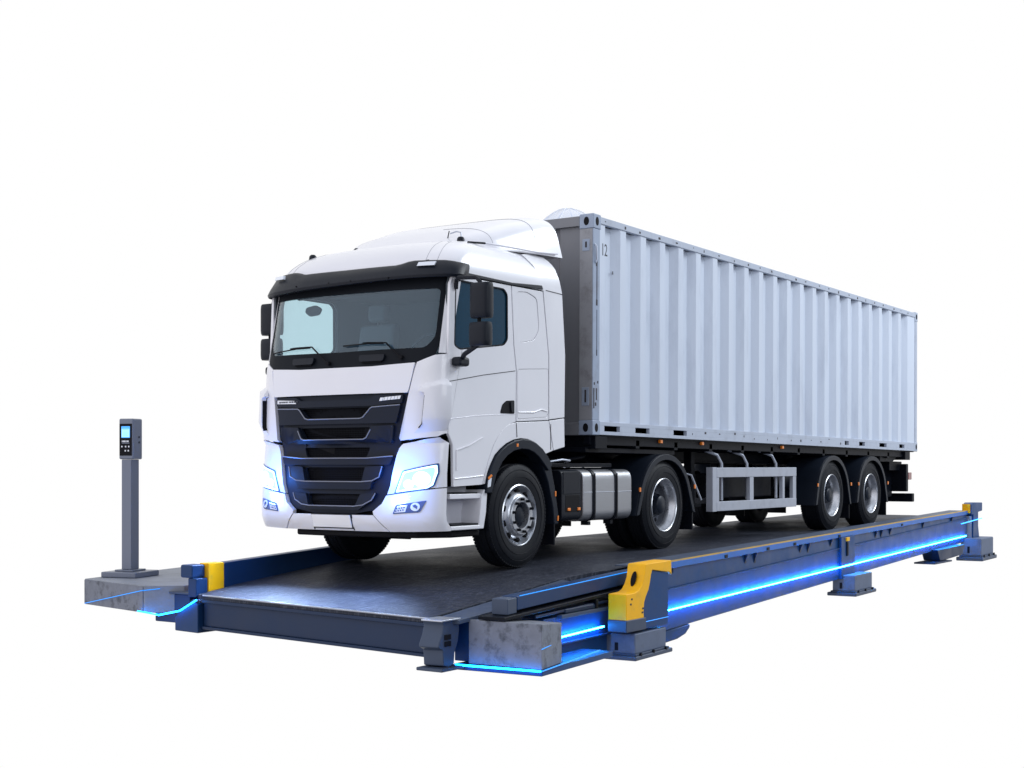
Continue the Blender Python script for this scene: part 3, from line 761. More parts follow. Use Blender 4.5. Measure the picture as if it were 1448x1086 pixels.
        hl = [(.878, 1.040), (1.205, 1.116), (1.212, 1.02), (1.180, .885), (1.125, .848), (.785, .800)]
        h = shell('headlight', 'lampbezel', T, q(rounded(hl, .012, 2)), fmap, .014, .02, bevel=.003)
        ring = inset(hl, .020)
        shell('daylight_strip', 'lampring', h, q(rounded(ring, .01, 2)), fmap, .018, .006, holes=[q(rounded(inset(hl, .044), .02, 2))], bevel=0)
        shell('reflector', 'lampface', h, q(rounded(inset(hl, .045), .02, 2)), fmap, .016, .006, bevel=0)
        circ = lambda cx, cz, r: [(cx + r * math.cos(a), cz + r * .95 * math.sin(a)) for a in np.linspace(0, 2 * PI, 24, endpoint=False)]
        shell('projector_lens', 'lamp', h, q(circ(1.07, .955, .078)), fmap, .021, .006, bevel=0)
        shell('projector_lens', 'lamp', h, q(circ(.945, .90, .048)), fmap, .021, .006, bevel=0)
        fg = [(.825, .692), (1.125, .740), (1.075, .628), (1.055, .618), (.785, .598)]
        f = shell('fog_lamp', 'lampbezel', T, q(rounded(fg, .01, 2)), fmap, .018, .02, bevel=.003)
        fl = [(.840, .678), (.948, .694), (.925, .622), (.806, .612)]
        a = shell('daytime_lens', 'clear', f, q(fl), fmap, .021, .006, bevel=.002)
        for i in range(4):
            for j in range(2):
                xx, zz = .838 + .026 * i - .012 * j, .655 + .004 * i - .025 * j
                shell('diode', 'lampbezel', a, q([(xx - .007, zz - .007), (xx + .007, zz - .007), (xx + .007, zz + .007), (xx - .007, zz + .007)]), fmap, .0225, .003, bevel=0)
        a = shell('round_lens', 'clear', f, q(circ(1.025, .675, .045)), fmap, .023, .008, bevel=.002)
        shell('reflector', 'lampbezel', a, q([(1.0, .69), (1.025, .70), (1.05, .68), (1.04, .65), (1.03, .665), (1.01, .672)]), fmap, .0245, .004, bevel=0)
        # lamp light
        for (cx, cz, e) in ((.98, .93, 6), (.80, .98, 11)):
            l = bpy.data.lights.new('headlight_glow', 'POINT'); l.energy = e; l.color = (.05, .24, 1.0); l.shadow_soft_size = .11
            lo = bpy.data.objects.new('headlight_glow', l); C.objects.link(lo)
            p = fmap(s * cx, cz, .24 if cx > .9 else .13); lo.location = p
            lo.parent = h; lo.matrix_parent_inverse = wm(h).inverted()
            if cx < .9: continue
            l = bpy.data.lights.new('headlight_beam', 'SPOT'); l.energy = 800; l.color = (.45, .62, 1.0); l.spot_size = 1.9; l.spot_blend = 1.0; l.shadow_soft_size = .06
            lo = bpy.data.objects.new('headlight_beam', l); C.objects.link(lo); p = Vector(fmap(s * cx, cz, .06)); lo.location = p
            lo.rotation_euler = (Vector((s * .25 + .1, -3.3, -.3)) - p).to_track_quat('-Z', 'Y').to_euler()
            lo.parent = h; lo.matrix_parent_inverse = wm(h).inverted()
    bc = [(-.70, .415), (.70, .415), (.615, .512), (.545, .582), (.275, .582), (-.275, .582), (-.545, .582), (-.615, .512)]
    shell('bumper_centre', 'white', T, bc, fmap, .010, .05, cutz=[.47], bevel=.008)
    shell('number_plate', 'plate', T, [(-.265, .578), (.262, .578), (.262, .447), (-.265, .447)], fmap, .030, .012, bevel=.003)
    shell('plate_frame', 'gap', T, [(-.274, .582), (.271, .582), (.271, .436), (-.274, .436)], fmap, .022, .01, bevel=.002)
    for s in (-1, 1):
        shell('plate_gap', 'gap', T, [(s * .266, .582), (s * .279, .582), (s * .279, .42), (s * .266, .42)][::s], fmap, .0135, .01, bevel=0)
    mb = MB(); mb.prism([(-.62, -1.56, .418), (-.2, -1.60, .418), (.5, -1.58, .418), (.95, -1.48, .418), (1.18, -1.2, .418), (1.18, -.7, .418), (-1.0, -.7, .418), (-1.0, -1.1, .418)], (0, 0, -.07))
    mb.build('chin', 'black', T, .02)
    # inner black bulk behind the front panels (closes gaps)
    shell('front_bulkhead', 'black', T, [(-1.19, .5), (1.19, .5), (1.19, 2.18), (-1.19, 2.18)], fmap, -.085, .02, bevel=0)
    # ---------------- sides
    win = rounded([(-1.215, 2.945), (-1.165, 3.0), (-.335, 2.995), (-.265, 2.94), (-.262, 2.45), (-.335, 2.385), (-1.14, 2.285), (-1.235, 2.32)], .035)
    door = [(-1.337, 1.42), (-1.340, 2.25), (-1.305, 2.95), (-1.255, 3.042), (-.197, 3.042), (-.150, 2.40), (-.098, 2.12), (-.108, 1.567),
            (-.24, 1.532), (-.346, 1.485), (-.45, 1.40), (-.545, 1.292), (-.63, 1.14), (-.705, .98), (-.735, .892), (-1.25, .875), (-1.262, 1.30), (-1.30, 1.37)]
    rear = [(-.183, 3.042), (-.136, 2.40), (-.084, 2.12), (-.094, 1.572), (.558, 1.604), (.556, 2.325), (.436, 3.042)]
    up = rounded([(-.088, 2.985), (.11, 3.003), (.318, 2.95), (.362, 2.61), (.26, 2.487), (-.03, 2.435)], .06, 5)
    lowp = rounded([(-.068, 2.14), (.545, 2.18), (.548, 1.70), (.53, 1.64), (-.068, 1.60)], .035)
    fend = [(-.112, 1.557), (-.094, 1.563), (.56, 1.594), (.655, 1.262), (.49, 1.222), (.40, 1.285), (.262, 1.352), (.13, 1.382), (-.004, 1.39), (-.15, 1.372), (-.29, 1.33), (-.41, 1.27),
            (-.515, 1.20), (-.60, 1.09), (-.655, 1.0), (-.69, .895), (-.725, .895), (-.695, .98), (-.62, 1.145), (-.535, 1.297), (-.44, 1.408), (-.34, 1.493), (-.235, 1.54)]
    arco = [(-.70, .80), (-.655, .99), (-.60, 1.082), (-.512, 1.192), (-.41, 1.262), (-.29, 1.322), (-.15, 1.364), (-.004, 1.382), (.13, 1.374), (.26, 1.345), (.40, 1.278), (.49, 1.205), (.60, 1.10)]
    arci = [(.52, 1.03), (.42, 1.11), (.32, 1.185), (.22, 1.235), (.112, 1.265), (-.03, 1.272), (-.177, 1.25), (-.30, 1.20), (-.401, 1.13), (-.512, 1.0), (-.60, .80)]
    wing = [(.572, 1.612), (.571, 2.33), (.452, 3.05), (.42, 3.12), (.335, 3.30), (.20, 3.44), (.40, 3.478), (.69, 3.47), (.765, 3.385), (.845, 3.064), (.912, 2.347), (.895, 1.645)]
    wlow = [(.574, 1.598), (.894, 1.632), (.903, 1.305), (.668, 1.262)]
    for s in (1, -1):
        mp = smap(s); CZ = [3.06, 3.12, 3.2, 3.27, 3.33, 3.38, 3.42]
        d = shell('door', 'white', T, door, mp, 0, .035, holes=[win], cutx=None, bevel=.006)
        shell('window_glass', 'sideglass' if s == 1 else 'farglass', d, inset(win, -.006), mp, -.014, .006, cutx=None, bevel=0)
        shell('window_seal', 'gap', d, inset(win, -.004), mp, .002, .03, holes=[inset(win, .018)], cutx=None, bevel=.002)
        hd = rounded([(-.412, 1.652), (-.372, 1.745), (-.295, 1.79), (-.138, 1.80), (-.138, 1.652)], .02)
        hh = shell('door_handle', 'black', d, hd, mp, .004, .012, cutx=None, bevel=.003)
        shell('grip', 'plastic', hh, rounded([(-.23, 1.78), (-.16, 1.785), (-.16, 1.67), (-.21, 1.67)], .01), mp, .018, .02, cutx=None, bevel=.004)
        # swage line & lower skin pocket
        MB().path([mp(-1.33, 1.948, .001), mp(-.72, 2.045, .001), mp(-.12, 2.122, .001)], .004, 6).build('swage_line', 'gap', d)
        MB().path([mp(-1.33, 1.565, .0), mp(-.86, 1.612, .0), mp(-.12, 1.652, .0)], .004, 6).build('swage_line', 'white_mat', d)
        MB().path([mp(-1.20, 1.045, .004), mp(-1.20, 1.25, .004), mp(-.98, 1.30, .004), mp(-.74, 1.385, .003)], .010, 6).build('pocket_edge', 'white', d)
        MB().path([mp(-1.24, .955, .004), mp(-.73, .985, .004)], .007, 6).build('pocket_edge', 'white', d)
        r = shell('cab_side', 'white', T, rear, mp, 0, .035, holes=[inset(up, -.005), inset(lowp, -.004)], cutx=None, bevel=.005)
        shell('blind_panel', 'white', r, up, mp, -.006, .03, cutx=None, bevel=.004)
        shell('locker_door', 'white', r, lowp, mp, 0, .03, cutx=None, bevel=.006)
        MB().path([mp(-.06, 1.672, .0), mp(.25, 1.682, .004), mp(.40, 1.718, .004), mp(.53, 1.70, .0)], .008, 6).build('swage_line', 'white', r)
        fe = shell('wheel_panel', 'white', T, fend, mp, 0, .035, cutx=None, bevel=.006)
        MB().path([mp(-.10, 1.556, .002), mp(-.085, 1.40, .002)], .0035, 6).build('panel_seam', 'gap', fe)
        MB().path([mp(.60, 1.56, .002), mp(.60, 1.27, .002)], .0035, 6).build('panel_seam', 'gap', fe)
        ar = shell('arch_trim', 'fender', T, arco + arci, mp, .03, .16, cutx=None, bevel=.012)
        shell('side_marker', 'amber', ar, [(-.135, 1.33), (-.10, 1.33), (-.10, 1.295), (-.135, 1.295)], mp, .034, .01, cutx=None, bevel=.003)
        shell('side_marker', 'amber', ar, rounded([(-.675, .965), (-.62, 1.0), (-.60, .985), (-.665, .94)], .01), mp, .036, .01, cutx=None, bevel=.002)
        shell('reflector', 'clear', ar, [(-.672, .935), (-.615, .965), (-.635, .87), (-.685, .86)], mp, .036, .01, cutx=None, bevel=.002)
        wg = shell('side_fairing', 'white', T, wing, mp, .0, .03, cutx=None, cutz=CZ, bevel=.006)
        shell('fairing_skirt', 'white', wg, wlow, mp, 0, .03, cutx=None, bevel=.006)
        MB().path([mp(.50, 3.062, .002), mp(.845, 3.05, .002)], .004, 6).build('panel_seam', 'gap', wg)
        # dark drip rail
        dr = [(-1.24, 3.092), (-1.24, 3.055), (-.19, 3.047), (.43, 3.062), (.41, 3.108), (-.19, 3.075)]
        shell('drip_rail', 'plastic', T, dr, mp, .014, .03, cutx=None, bevel=.006)
        # inner liner closing the shell (dark) with the window hole
        ln = [(-1.28, 1.3), (-1.30, 2.95), (-1.25, 3.05), (.42, 3.05), (.55, 2.3), (.55, 1.62), (.5, 1.42), (-.1, 1.42), (-.5, 1.3)]
        shell('inner_liner', 'interior_dark', T, ln, mp, -.04, .02, holes=[inset(win, -.01)], cutx=None, bevel=0)
        # step box under the door
        st = MB()
        st.box(s * 1.235 if s < 0 else .80, s * .80 if s < 0 else 1.235, -1.285, -.70, .425, .47)
        stp = st.build('step_box', 'white', T, .012)
        xo0, xo1 = (.98, 1.0) if s > 0 else (-1.0, -.98)
        MB().box(xo0, xo1, -1.28, -.70, .47, .87).build('riser', 'white_mat', stp, .004)
        xo0, xo1 = (1.0, 1.22) if s > 0 else (-1.22, -1.0)
        MB().box(xo0, xo1, -1.285, -.69, .745, .80).build('step_tread', 'white', stp, .01)
        MB().box(xo0, xo1, -1.26, -.78, .4705, .488).build('grating', 'chassis', stp, .004)
        MB().box(xo0, xo1, -1.22, -.80, .8005, .812).build('grating', 'gap', stp, .003)
        pr_ = [(-.70, .425), (-.665, .60), (-.64, .84), (-.70, .84), (-.74, .78), (-.78, .60), (-.79, .43)]
        shell('end_cheek', 'white', stp, pr_, mp, .0, .25, cutx=None, bevel=.012)
    # roof loft
    rings = [(3.055, 1.24, -1.46, .36), (3.12, 1.238, -1.43, .36), (3.20, 1.228, -1.39, .36), (3.28, 1.205, -1.32, .37), (3.35, 1.165, -1.23, .38), (3.41, 1.12, -1.12, .38),
             (3.455, 1.06, -.99, .38), (3.495, .96, -.83, .36), (3.53, .80, -.66, .34), (3.555, .58, -.5, .3), (3.57, .3, -.35, .2)]
    mb = MB(); N = 41; per = []
    for (z, w, y0, bw) in rings:
        ring = []
        for k in range(N):
            ph = PI * (k / (N - 1)) - PI / 2
            sx = math.copysign(abs(math.sin(ph)) ** (2 / NN), math.sin(ph)); cy = abs(math.cos(ph)) ** (2 / NN)
            ring.append((w * sx, y0 + bw * (1 - cy), z))
        back = .45 if z < 3.3 else .60
        ring = [(-w, back, z), (-w, -.2, z)] + ring + [(w, -.2, z), (w, back, z)]
        per.append(ring)
    n = len(per[0]); vs = [p for r in per for p in r]; fs = []
    for j in range(len(per) - 1):
        for k in range(n):
            fs.append((j * n + k, j * n + (k + 1) % n, (j + 1) * n + (k + 1) % n, (j + 1) * n + k))
    fs.append(tuple((len(per) - 1) * n + k for k in range(n)))
    roof = mb.add(vs, fs).build('roof', 'white', T, 0, 40)
    # roof seams and fittings
    for sx in (1, -1):
        for xx in (.93, 1.05):
            fr_ = xx / 1.235
            P = [(sx * w * fr_, y0 + bw * (1 - (1 - fr_ ** NN) ** (1 / NN)), z) for (z, w, y0, bw) in rings[2:8]]
            MB().path(P, .0022, 6).build('roof_seam', 'seam', roof)
        MB().box(sx * .93 - .03, sx * .93 + .03, -1.30, -1.25, 3.19, 3.215).build('seam_clip', 'plastic', roof, .005)
    for (x, y, z) in ((-.92, -.98, 3.425), (-.72, -.45, 3.55), (.80, -.52, 3.535)):
        MB().lathe([(0, .035), (.025, .032), (.04, .015), (.045, -.02), (0, -.02)], 0, 0, 0, 16).rot(Matrix.Translation((x, y, z)) @ Matrix.Rotation(-PI / 2, 4, 'Y')).build('roof_fitting', 'plastic', roof)
    MB().path([(.60, -.50, 3.54), (.63, -.50, 3.65)], .006, 6).build('antenna', 'plastic', roof)
    MB().path([(.66, -.52, 3.615), (.74, -.52, 3.63), (.80, -.52, 3.615), (.81, -.52, 3.56)], .008, 6).build('antenna', 'steel', roof)
    # deflector
    mb = MB(); rows = []
    ysd = [-.58, -.45, -.3, -.1, .2, .5, .75, .93]
    zt = np.interp(ysd, [-.58, -.3, .2, .75, .95], [3.545, 3.70, 3.86, 3.975, 3.99])
    for y, z in zip(ysd, zt):
        zb0 = np.interp(y, [-.58, .3, .95], [3.44, 3.47, 3.50]); hw = np.interp(y, [-.58, -.3, .3, .95], [.80, 1.0, 1.10, 1.13]); row = []
        for k in range(33):
            a = PI * k / 32
            q = min(1, max(0, (y + .2) / 1.0)); cx = math.copysign(abs(math.cos(a)) ** (2 / (4.2 + 2.6 * q)), math.cos(a)); cz = abs(math.sin(a)) ** (2 / (3.2 + 2.0 * q))
            row.append((hw * cx * (1 - .06 * cz), y + .10 * (1 - cz) * (1 if y > .8 else 0), zb0 + (z - zb0) * cz))
        rows.append(row)
    n = 33; vs = [p for r in rows for p in r]; fs = []
    for j in range(len(rows) - 1):
        for k in range(n - 1): fs.append((j * n + k, j * n + k + 1, (j + 1) * n + k + 1, (j + 1) * n + k))
    fs.append(tuple(range(n))); fs.append(tuple((len(rows) - 1) * n + k for k in range(n)))
    df = mb.add(vs, fs).build('roof_deflector', 'white', T, 0, 50)
    def dpt(y, k):
        j = int(np.searchsorted(ysd, y)) - 1; t = (y - ysd[j]) / (ysd[j + 1] - ysd[j])
        return tuple(Vector(rows[j][k]) * (1 - t) + Vector(rows[j + 1][k]) * t)
    MB().path([tuple(Vector(dpt(.52, k)) * 1.0006) for k in range(1, 32)], .0022, 6).build('panel_seam', 'seam', df)
    MB().path([tuple(Vector(dpt(-.2, k)) * 1.0006) for k in range(1, 16)], .002, 6).build('panel_seam', 'seam', df)
    MB().path([(1.06 , -.5, 3.485), (1.10, 0, 3.495), (1.13, .5, 3.50), (1.14, .9, 3.53)], .010, 6).build('deflector_lip', 'white_mat', df)
    MB().path([(1.04, -.72, 3.462), (1.07, -.45, 3.483)], .012, 6).build('deflector_lip', 'gap', df)
    # sun visor
    S = []
    for k in range(49):
        q = -1.05 + 2.10 * k / 48
        S.append(q)
    rowsv = []
    for q in S:
        aq = min(1, abs(q)); ph = aq * PI / 2; sg = math.copysign(1, q)
        back = max(0, abs(q) - 1)
        def pt(z, off):
            w = W_(z); sx = math.sin(ph) ** (2 / NN) if ph > 0 else 0; cy = abs(math.cos(ph)) ** (2 / NN)
            x, y = w * sx, yf(z) + BOW * (1 - cy) + back
            nx_ = math.sin(ph) ** 1.6 if ph > 0 else 0; ny_ = -math.cos(ph) ** 1.6 if ph < PI / 2 else 0
            l = math.hypot(nx_, ny_) or 1
            return (sg * (x + nx_ / l * off), y + ny_ / l * off, z)
        xa = abs(pt(3.1, 0)[0])
        zb = 2.985 + .026 * sg * xa; zt_ = float(np.interp(xa, [0, .64, .78, 1.1, 1.24], [3.162, 3.165, 3.205, 3.20, 3.18]))
        kf = float(np.interp(abs(q), [0, .72, .95, 1.05], [1, 1, .5, .2]))
        rowsv.append([pt(zb + .01, 0.0), pt(zb, .125 * kf), pt(zb + .03, .145 * kf), pt(zb + .09, .13 * kf), pt(zt_ - .02, .075 * kf + .01), pt(zt_, .05 * kf + .004), pt(zt_ - .005, -.02)])
    n = 7; vs = [p for r in rowsv for p in r]; fs = []
    for j in range(len(rowsv) - 1):
        for k in range(n): fs.append((j * n + k, j * n + (k + 1) % n, (j + 1) * n + (k + 1) % n, (j + 1) * n + k))
    fs += [tuple(range(n)), tuple((len(rowsv) - 1) * n + k for k in range(n))]
    vz = MB().add(vs, fs).build('sun_visor', 'plastic', T, .006, 30)
    for s in (1, -1):
        q = (lambda p: p) if s == 1 else mir
        shell('marker_lamp', 'clear', vz, q([(.905, 3.172), (1.06, 3.176), (1.052, 3.135), (.895, 3.132)]), fmap, .128, .03, bevel=.004)
        for x in (.15, .62): MB().lathe([(0, .004), (.009, .004), (.009, -.01)], 0, 0, 0, 8).rot(Matrix.Translation(fmap(s * x, 3.02, .142)) @ Matrix.Rotation(-PI / 2, 4, 'Z')).build('screw', 'black', vz)
    # rear wall, floor, interior
    rw = MB(); rw.box(-1.2, 1.2, .52, .556, 1.45, 3.05); rw.build('cab_rear_wall', 'interior', T)
    MB().box(-1.19, 1.19, -1.25, .56, 1.40, 1.45).build('cab_floor', 'interior_dark', T)
    MB().box(-1.18, 1.18, -1.1, .56, 3.04, 3.06).build('headliner', 'interior', T)
    dash = [(-1.30, 2.28), (-1.05, 2.33), (-.85, 2.30), (-.80, 2.1), (-.80, 1.5), (-1.30, 1.5)]
    MB().prism([(-1.15, y, z) for y, z in dash], (2.3, 0, 0)).build('dashboard', 'interior', T, .03)
    for x in (-.62, .62):
        b = MB(); b.prism([(x - .26, -.35, 1.95), (x - .26, -.22, 2.72), (x - .26, -.10, 2.72), (x - .26, -.18, 1.9)], (.52, 0, 0)); b.box(x - .26, x + .26, -.78, -.2, 1.8, 1.96)
        b.box(x - .13, x + .13, -.24, -.12, 2.75, 2.95); b.build('seat', 'seat', T, .04)
    MB().path([(.62 + .22 * math.cos(a), -.88 + .10 * math.sin(a), 2.33 + .17 * math.sin(a)) for a in np.linspace(0, 2 * PI, 28, endpoint=False)], .016, 8, closed=True).build('steering_wheel', 'interior_dark', T)
    MB().box(-1.0, 1.0, -1.16, -1.12, 2.93, 3.03).build('inner_visor', 'black', T, .02)
    MB().prism([(x, -1.03, z) for x, z in rounded([(-1.0, 2.81), (-.98, 2.865), (-.84, 2.885), (-.75, 2.84), (-.79, 2.77), (-.93, 2.76)], .03)], (0, .03, 0)).build('inner_mirror', 'interior_dark', T, .01)
    # ---------------- mirrors
    for s in (1, -1):
        yy = -1.30 if s == 1 else -1.10
        x0, x1 = (1.51, 1.745) if s == 1 else (-1.57, -1.29)
        def housing(z0, z1, xa, xc):
            mb = MB(); ncr = 20; lev = [(z0, .72), (z0 + .02, .92), (z0 + .06, 1), (z1 - .06, 1), (z1 - .02, .93), (z1, .75)]
            cx, hw = (xa + xc) / 2, (xc - xa) / 2; vs = []
            for z, k in lev:
                for i in range(ncr):
                    a = 2 * PI * i / ncr
                    cxx = math.copysign(abs(math.cos(a)) ** .6, math.cos(a)); sy = math.copysign(abs(math.sin(a)) ** .7, math.sin(a))
                    vs.append((cx + hw * cxx * (.9 + .1 * k), yy + .085 * sy * k, z))
            fs = []
            for j in range(len(lev) - 1):
                for i in range(ncr): fs.append((j * ncr + i, j * ncr + (i + 1) % ncr, (j + 1) * ncr + (i + 1) % ncr, (j + 1) * ncr + i))
            fs += [tuple(range(ncr)), tuple((len(lev) - 1) * ncr + i for i in range(ncr))]
            return mb.add(vs, fs)
        arm = MB().path([(s * 1.25, -1.22, 2.90), (s * 1.27, -1.24, 2.985), (s * 1.34, yy, 3.0), ((x0 + x1) / 2 - s * .07, yy, 2.985), ((x0 + x1) / 2 - s * .02, yy, 2.94), ((x0 + x1) / 2, yy, 2.85)], .022, 8).build('mirror_arm', 'plastic', T)
        housing(2.572, 2.925, x0, x1).build('mirror', 'plastic', arm, 0, 45)
        housing(2.29, 2.53, x0 - (.012 if s == 1 else 0), x1 - .012).build('mirror', 'plastic', arm, 0, 45)
        cxm = (x0 + x1) / 2
        MB().path([(cxm - .03, yy, 2.50), (cxm - .03, yy, 2.60)], .02, 8).build('link', 'black', arm)
        MB().path([(cxm - .02, yy, 2.32), (s * 1.40, yy + .02, 2.22), (s * 1.30, -1.2, 2.16), (s * 1.24, -1.18, 2.16)], .026, 8).build('lower_arm', 'plastic', arm)
        mb = MB(); mb.box(min(s * 1.242, s * 1.36), max(s * 1.242, s * 1.36), -1.30, -1.12, 2.105, 2.20); mb.build('arm_foot', 'plastic', arm, .03, seg=3)
    # ---------------- chassis, tanks, guards
    mb = MB()
    for x in (-.43, .43): mb.box(x - .05, x + .05, -1.0, 4.4, .78, 1.06)
    for y in (-.5, 1.4, 2.4, 3.0, 4.2): mb.box(-.45, .45, y, y + .1, .8, 1.0)
    mb.build('chassis_frame', 'chassis', T, .01)
    MB().box(-.42, .42, -1.0, 1.0, .62, 1.38).build('engine', 'black', T, .05)
    MB().box(-1.1, 1.1, -.9, .8, 1.34, 1.40).build('cab_underside', 'black', T, .02)
    MB().box(-1.12, 1.15, .56, .60, 1.2, 3.2).build('fairing_back', 'black', T)
    for y in (0, 3.38):
        MB().path([(-.95, y, .57), (.95, y, .57)], .075, 12).build('axle', 'chassis', T)
    MB().lathe([(0, -.22), (.14, -.2), (.22, -.08), (.22, .08), (.14, .2), (0, .22)], 0, 3.38, .57, 20).build('differential', 'chassis', T)
    # fifth wheel
    MB().box(-.42, .42, 2.75, 3.6, 1.07, 1.18).build('fifth_wheel', 'chassis', T, .03)
    MB().box(-1.0, 1.0, .95, 2.4, 1.07, 1.12).build('catwalk', 'chassis', T, .01)
    # fuel tank
    def rrect(y0, y1, x0, x1, z0, z1, r, mb):
        sec = rounded([(x0, z0), (x1, z0), (x1, z1), (x0, z1)], r, 6)
        mb.prism([(x, y0, z) for x, z in sec], (0, y1 - y0, 0)); return mb
    tk = rrect(1.36, 2.52, .62, 1.215, .43, 1.045, .13, MB()).build('fuel_tank', 'tank', T, .012)
    for y in (1.60, 2.13):
        rrect(y - .035, y + .035, .615, 1.224, .424, 1.052, .13, MB()).build('tank_strap', 'plastic', tk, .004)
        MB().box(1.225, 1.232, y - .012, y + .012, .45, 1.0).build('strap_ridge', 'chassis', tk)
        MB().box(1.05, 1.15, y - .03, y + .03, .38, .425).build('strap_foot', 'chassis', tk)
    MB().path([(1.218, 1.37, .775), (1.218, 2.51, .775)], .003, 6).build('tank_seam', 'steel', tk)
    bt = rrect(.90, 1.33, .62, 1.20, .45, 1.04, .08, MB()).build('battery_box', 'plastic', T, .01)
    MB().box(1.195, 1.206, .93, 1.30, .76, 1.02).build('box_lid', 'plastic', bt, .01)
    MB().box(1.19, 1.203, .98, 1.30, .55, .75).build('box_recess', 'black', bt, .02)
    for y in (1.02, 1.24): MB().box(1.195, 1.215, y, y + .06, .565, .60).build('lamp', 'amber', bt, .006)
    rrect(.95, 2.5, -1.2, -.65, .45, 1.0, .12, MB()).build('fuel_tank', 'chassis', T, .01)
    MB().path([(1.0, .9, 1.13), (1.08, 1.1, 1.16), (1.05, 1.32, 1.15), (.9, 1.4, 1.1)], .012, 6).build('air_hose', 'steel', T)
    MB().path([(.9, 1.3, 1.14), (.95, 1.8, 1.2), (.6, 2.4, 1.22)], .018, 6).build('air_hose', 'chassis', T)
    # rear part of the front mudguard and flap
    mp = smap(1)
    for s in (1, -1):
        gp = [(.37, 1.19), (.50, 1.20), (.62, 1.09), (.70, .85), (.775, .55), (.79, .42), (.70, .42), (.66, .62), (.56, .9), (.46, 1.06)]
        g = shell('mudguard', 'fender', T, gp, smap(s), -.005, .32, cutx=None, bevel=.012)
        for z in (.80, .52): shell('side_marker', 'amber', g, [(.755 - (z - .52) * .2, z), (.775 - (z - .52) * .2, z), (.775 - (z - .52) * .2, z - .06), (.755 - (z - .52) * .2, z - .06)], smap(s), .002, .02, cutx=None, bevel=.003)
        MB().box(*sorted((s * .86, s * 1.22)), .70, .725, .19, .45).build('mudflap', 'chassis', g)
        # inner arch liner
        P = []
        for k in range(13):
            a = PI * k / 12; P.append((.08 + .70 * math.cos(a), .60 + .70 * math.sin(a)))
        mb = MB(); prof = P + [(y * 1.0 + (y - .08) * .03, z + .02) for y, z in P[::-1]]
        mb.prism([(s * .62, y, z) for y, z in prof], (s * .55, 0, 0)); mb.build('arch_liner', 'black', g)
    # drive axle mudguards
    for s in (1, -1): wheel_guard(T, 3.38, .585, .635, s, 2.58, 4.2, .46, .26)
    for s in (1, -1):
        wheel(T, s, 0.0, .545, 'steer'); wheel(T, s, 3.38, .58, 'drive')
    # tail lamp cluster & rear crossmember
    MB().box(-.95, .95, 4.35, 4.42, .70, .95).build('rear_crossmember', 'chassis', T, .01)
    MB().path([(1.0, 4.28, 1.0), (1.12, 4.35, .96), (1.17, 4.55, .62)], .014, 6).build('lamp_stalk', 'steel', T)
    return T

def wheel_guard(parent, yc, zc, r, s, ya, yb, za, zb):
    """arched mudguard: a bent sheet with a turned lip on its outer edge"""
    P = [(ya, za)]
    a0 = PI * .93; a1 = PI * .10
    for k in range(19):
        a = a0 + (a1 - a0) * k / 18; P.append((yc + r * 1.13 * math.cos(a), zc + r * 1.03 * math.sin(a)))
    P.append((yb, zb + .2))
    Q = []
    for y, z in P[::-1]:
        d = Vector((y - yc, z - zc)); d *= 1 - .025 / d.length; Q.append((yc + d.x, zc + d.y))
    x0, x1 = s * .62, s * 1.235
    g = MB().prism([(x0, y, z) for y, z in P + Q], (x1 - x0, 0, 0)).build('mudguard', 'fender', parent, .006)
    Q2 = []
    for y, z in P[::-1]:
        d = Vector((y - yc, z - zc)); d *= 1 - .075 / d.length; Q2.append((yc + d.x, zc + d.y))
    MB().prism([(s * 1.236, y, z) for y, z in P + Q2], (s * .022, 0, 0)).build('guard_lip', 'fender', g, .008)
    MB().box(*sorted((s * .70, s * 1.22)), yb - .03, yb, zb - .03, zb + .3).build('mudflap', 'chassis', g)
    for (y, z) in ((ya + .06, za + .30), (yb - .04, zb + .52)):
        MB().box(*sorted((s * 1.25, s * 1.268)), y, y + .036, z, z + .055).build('side_marker', 'amber', g, .006)
    return g

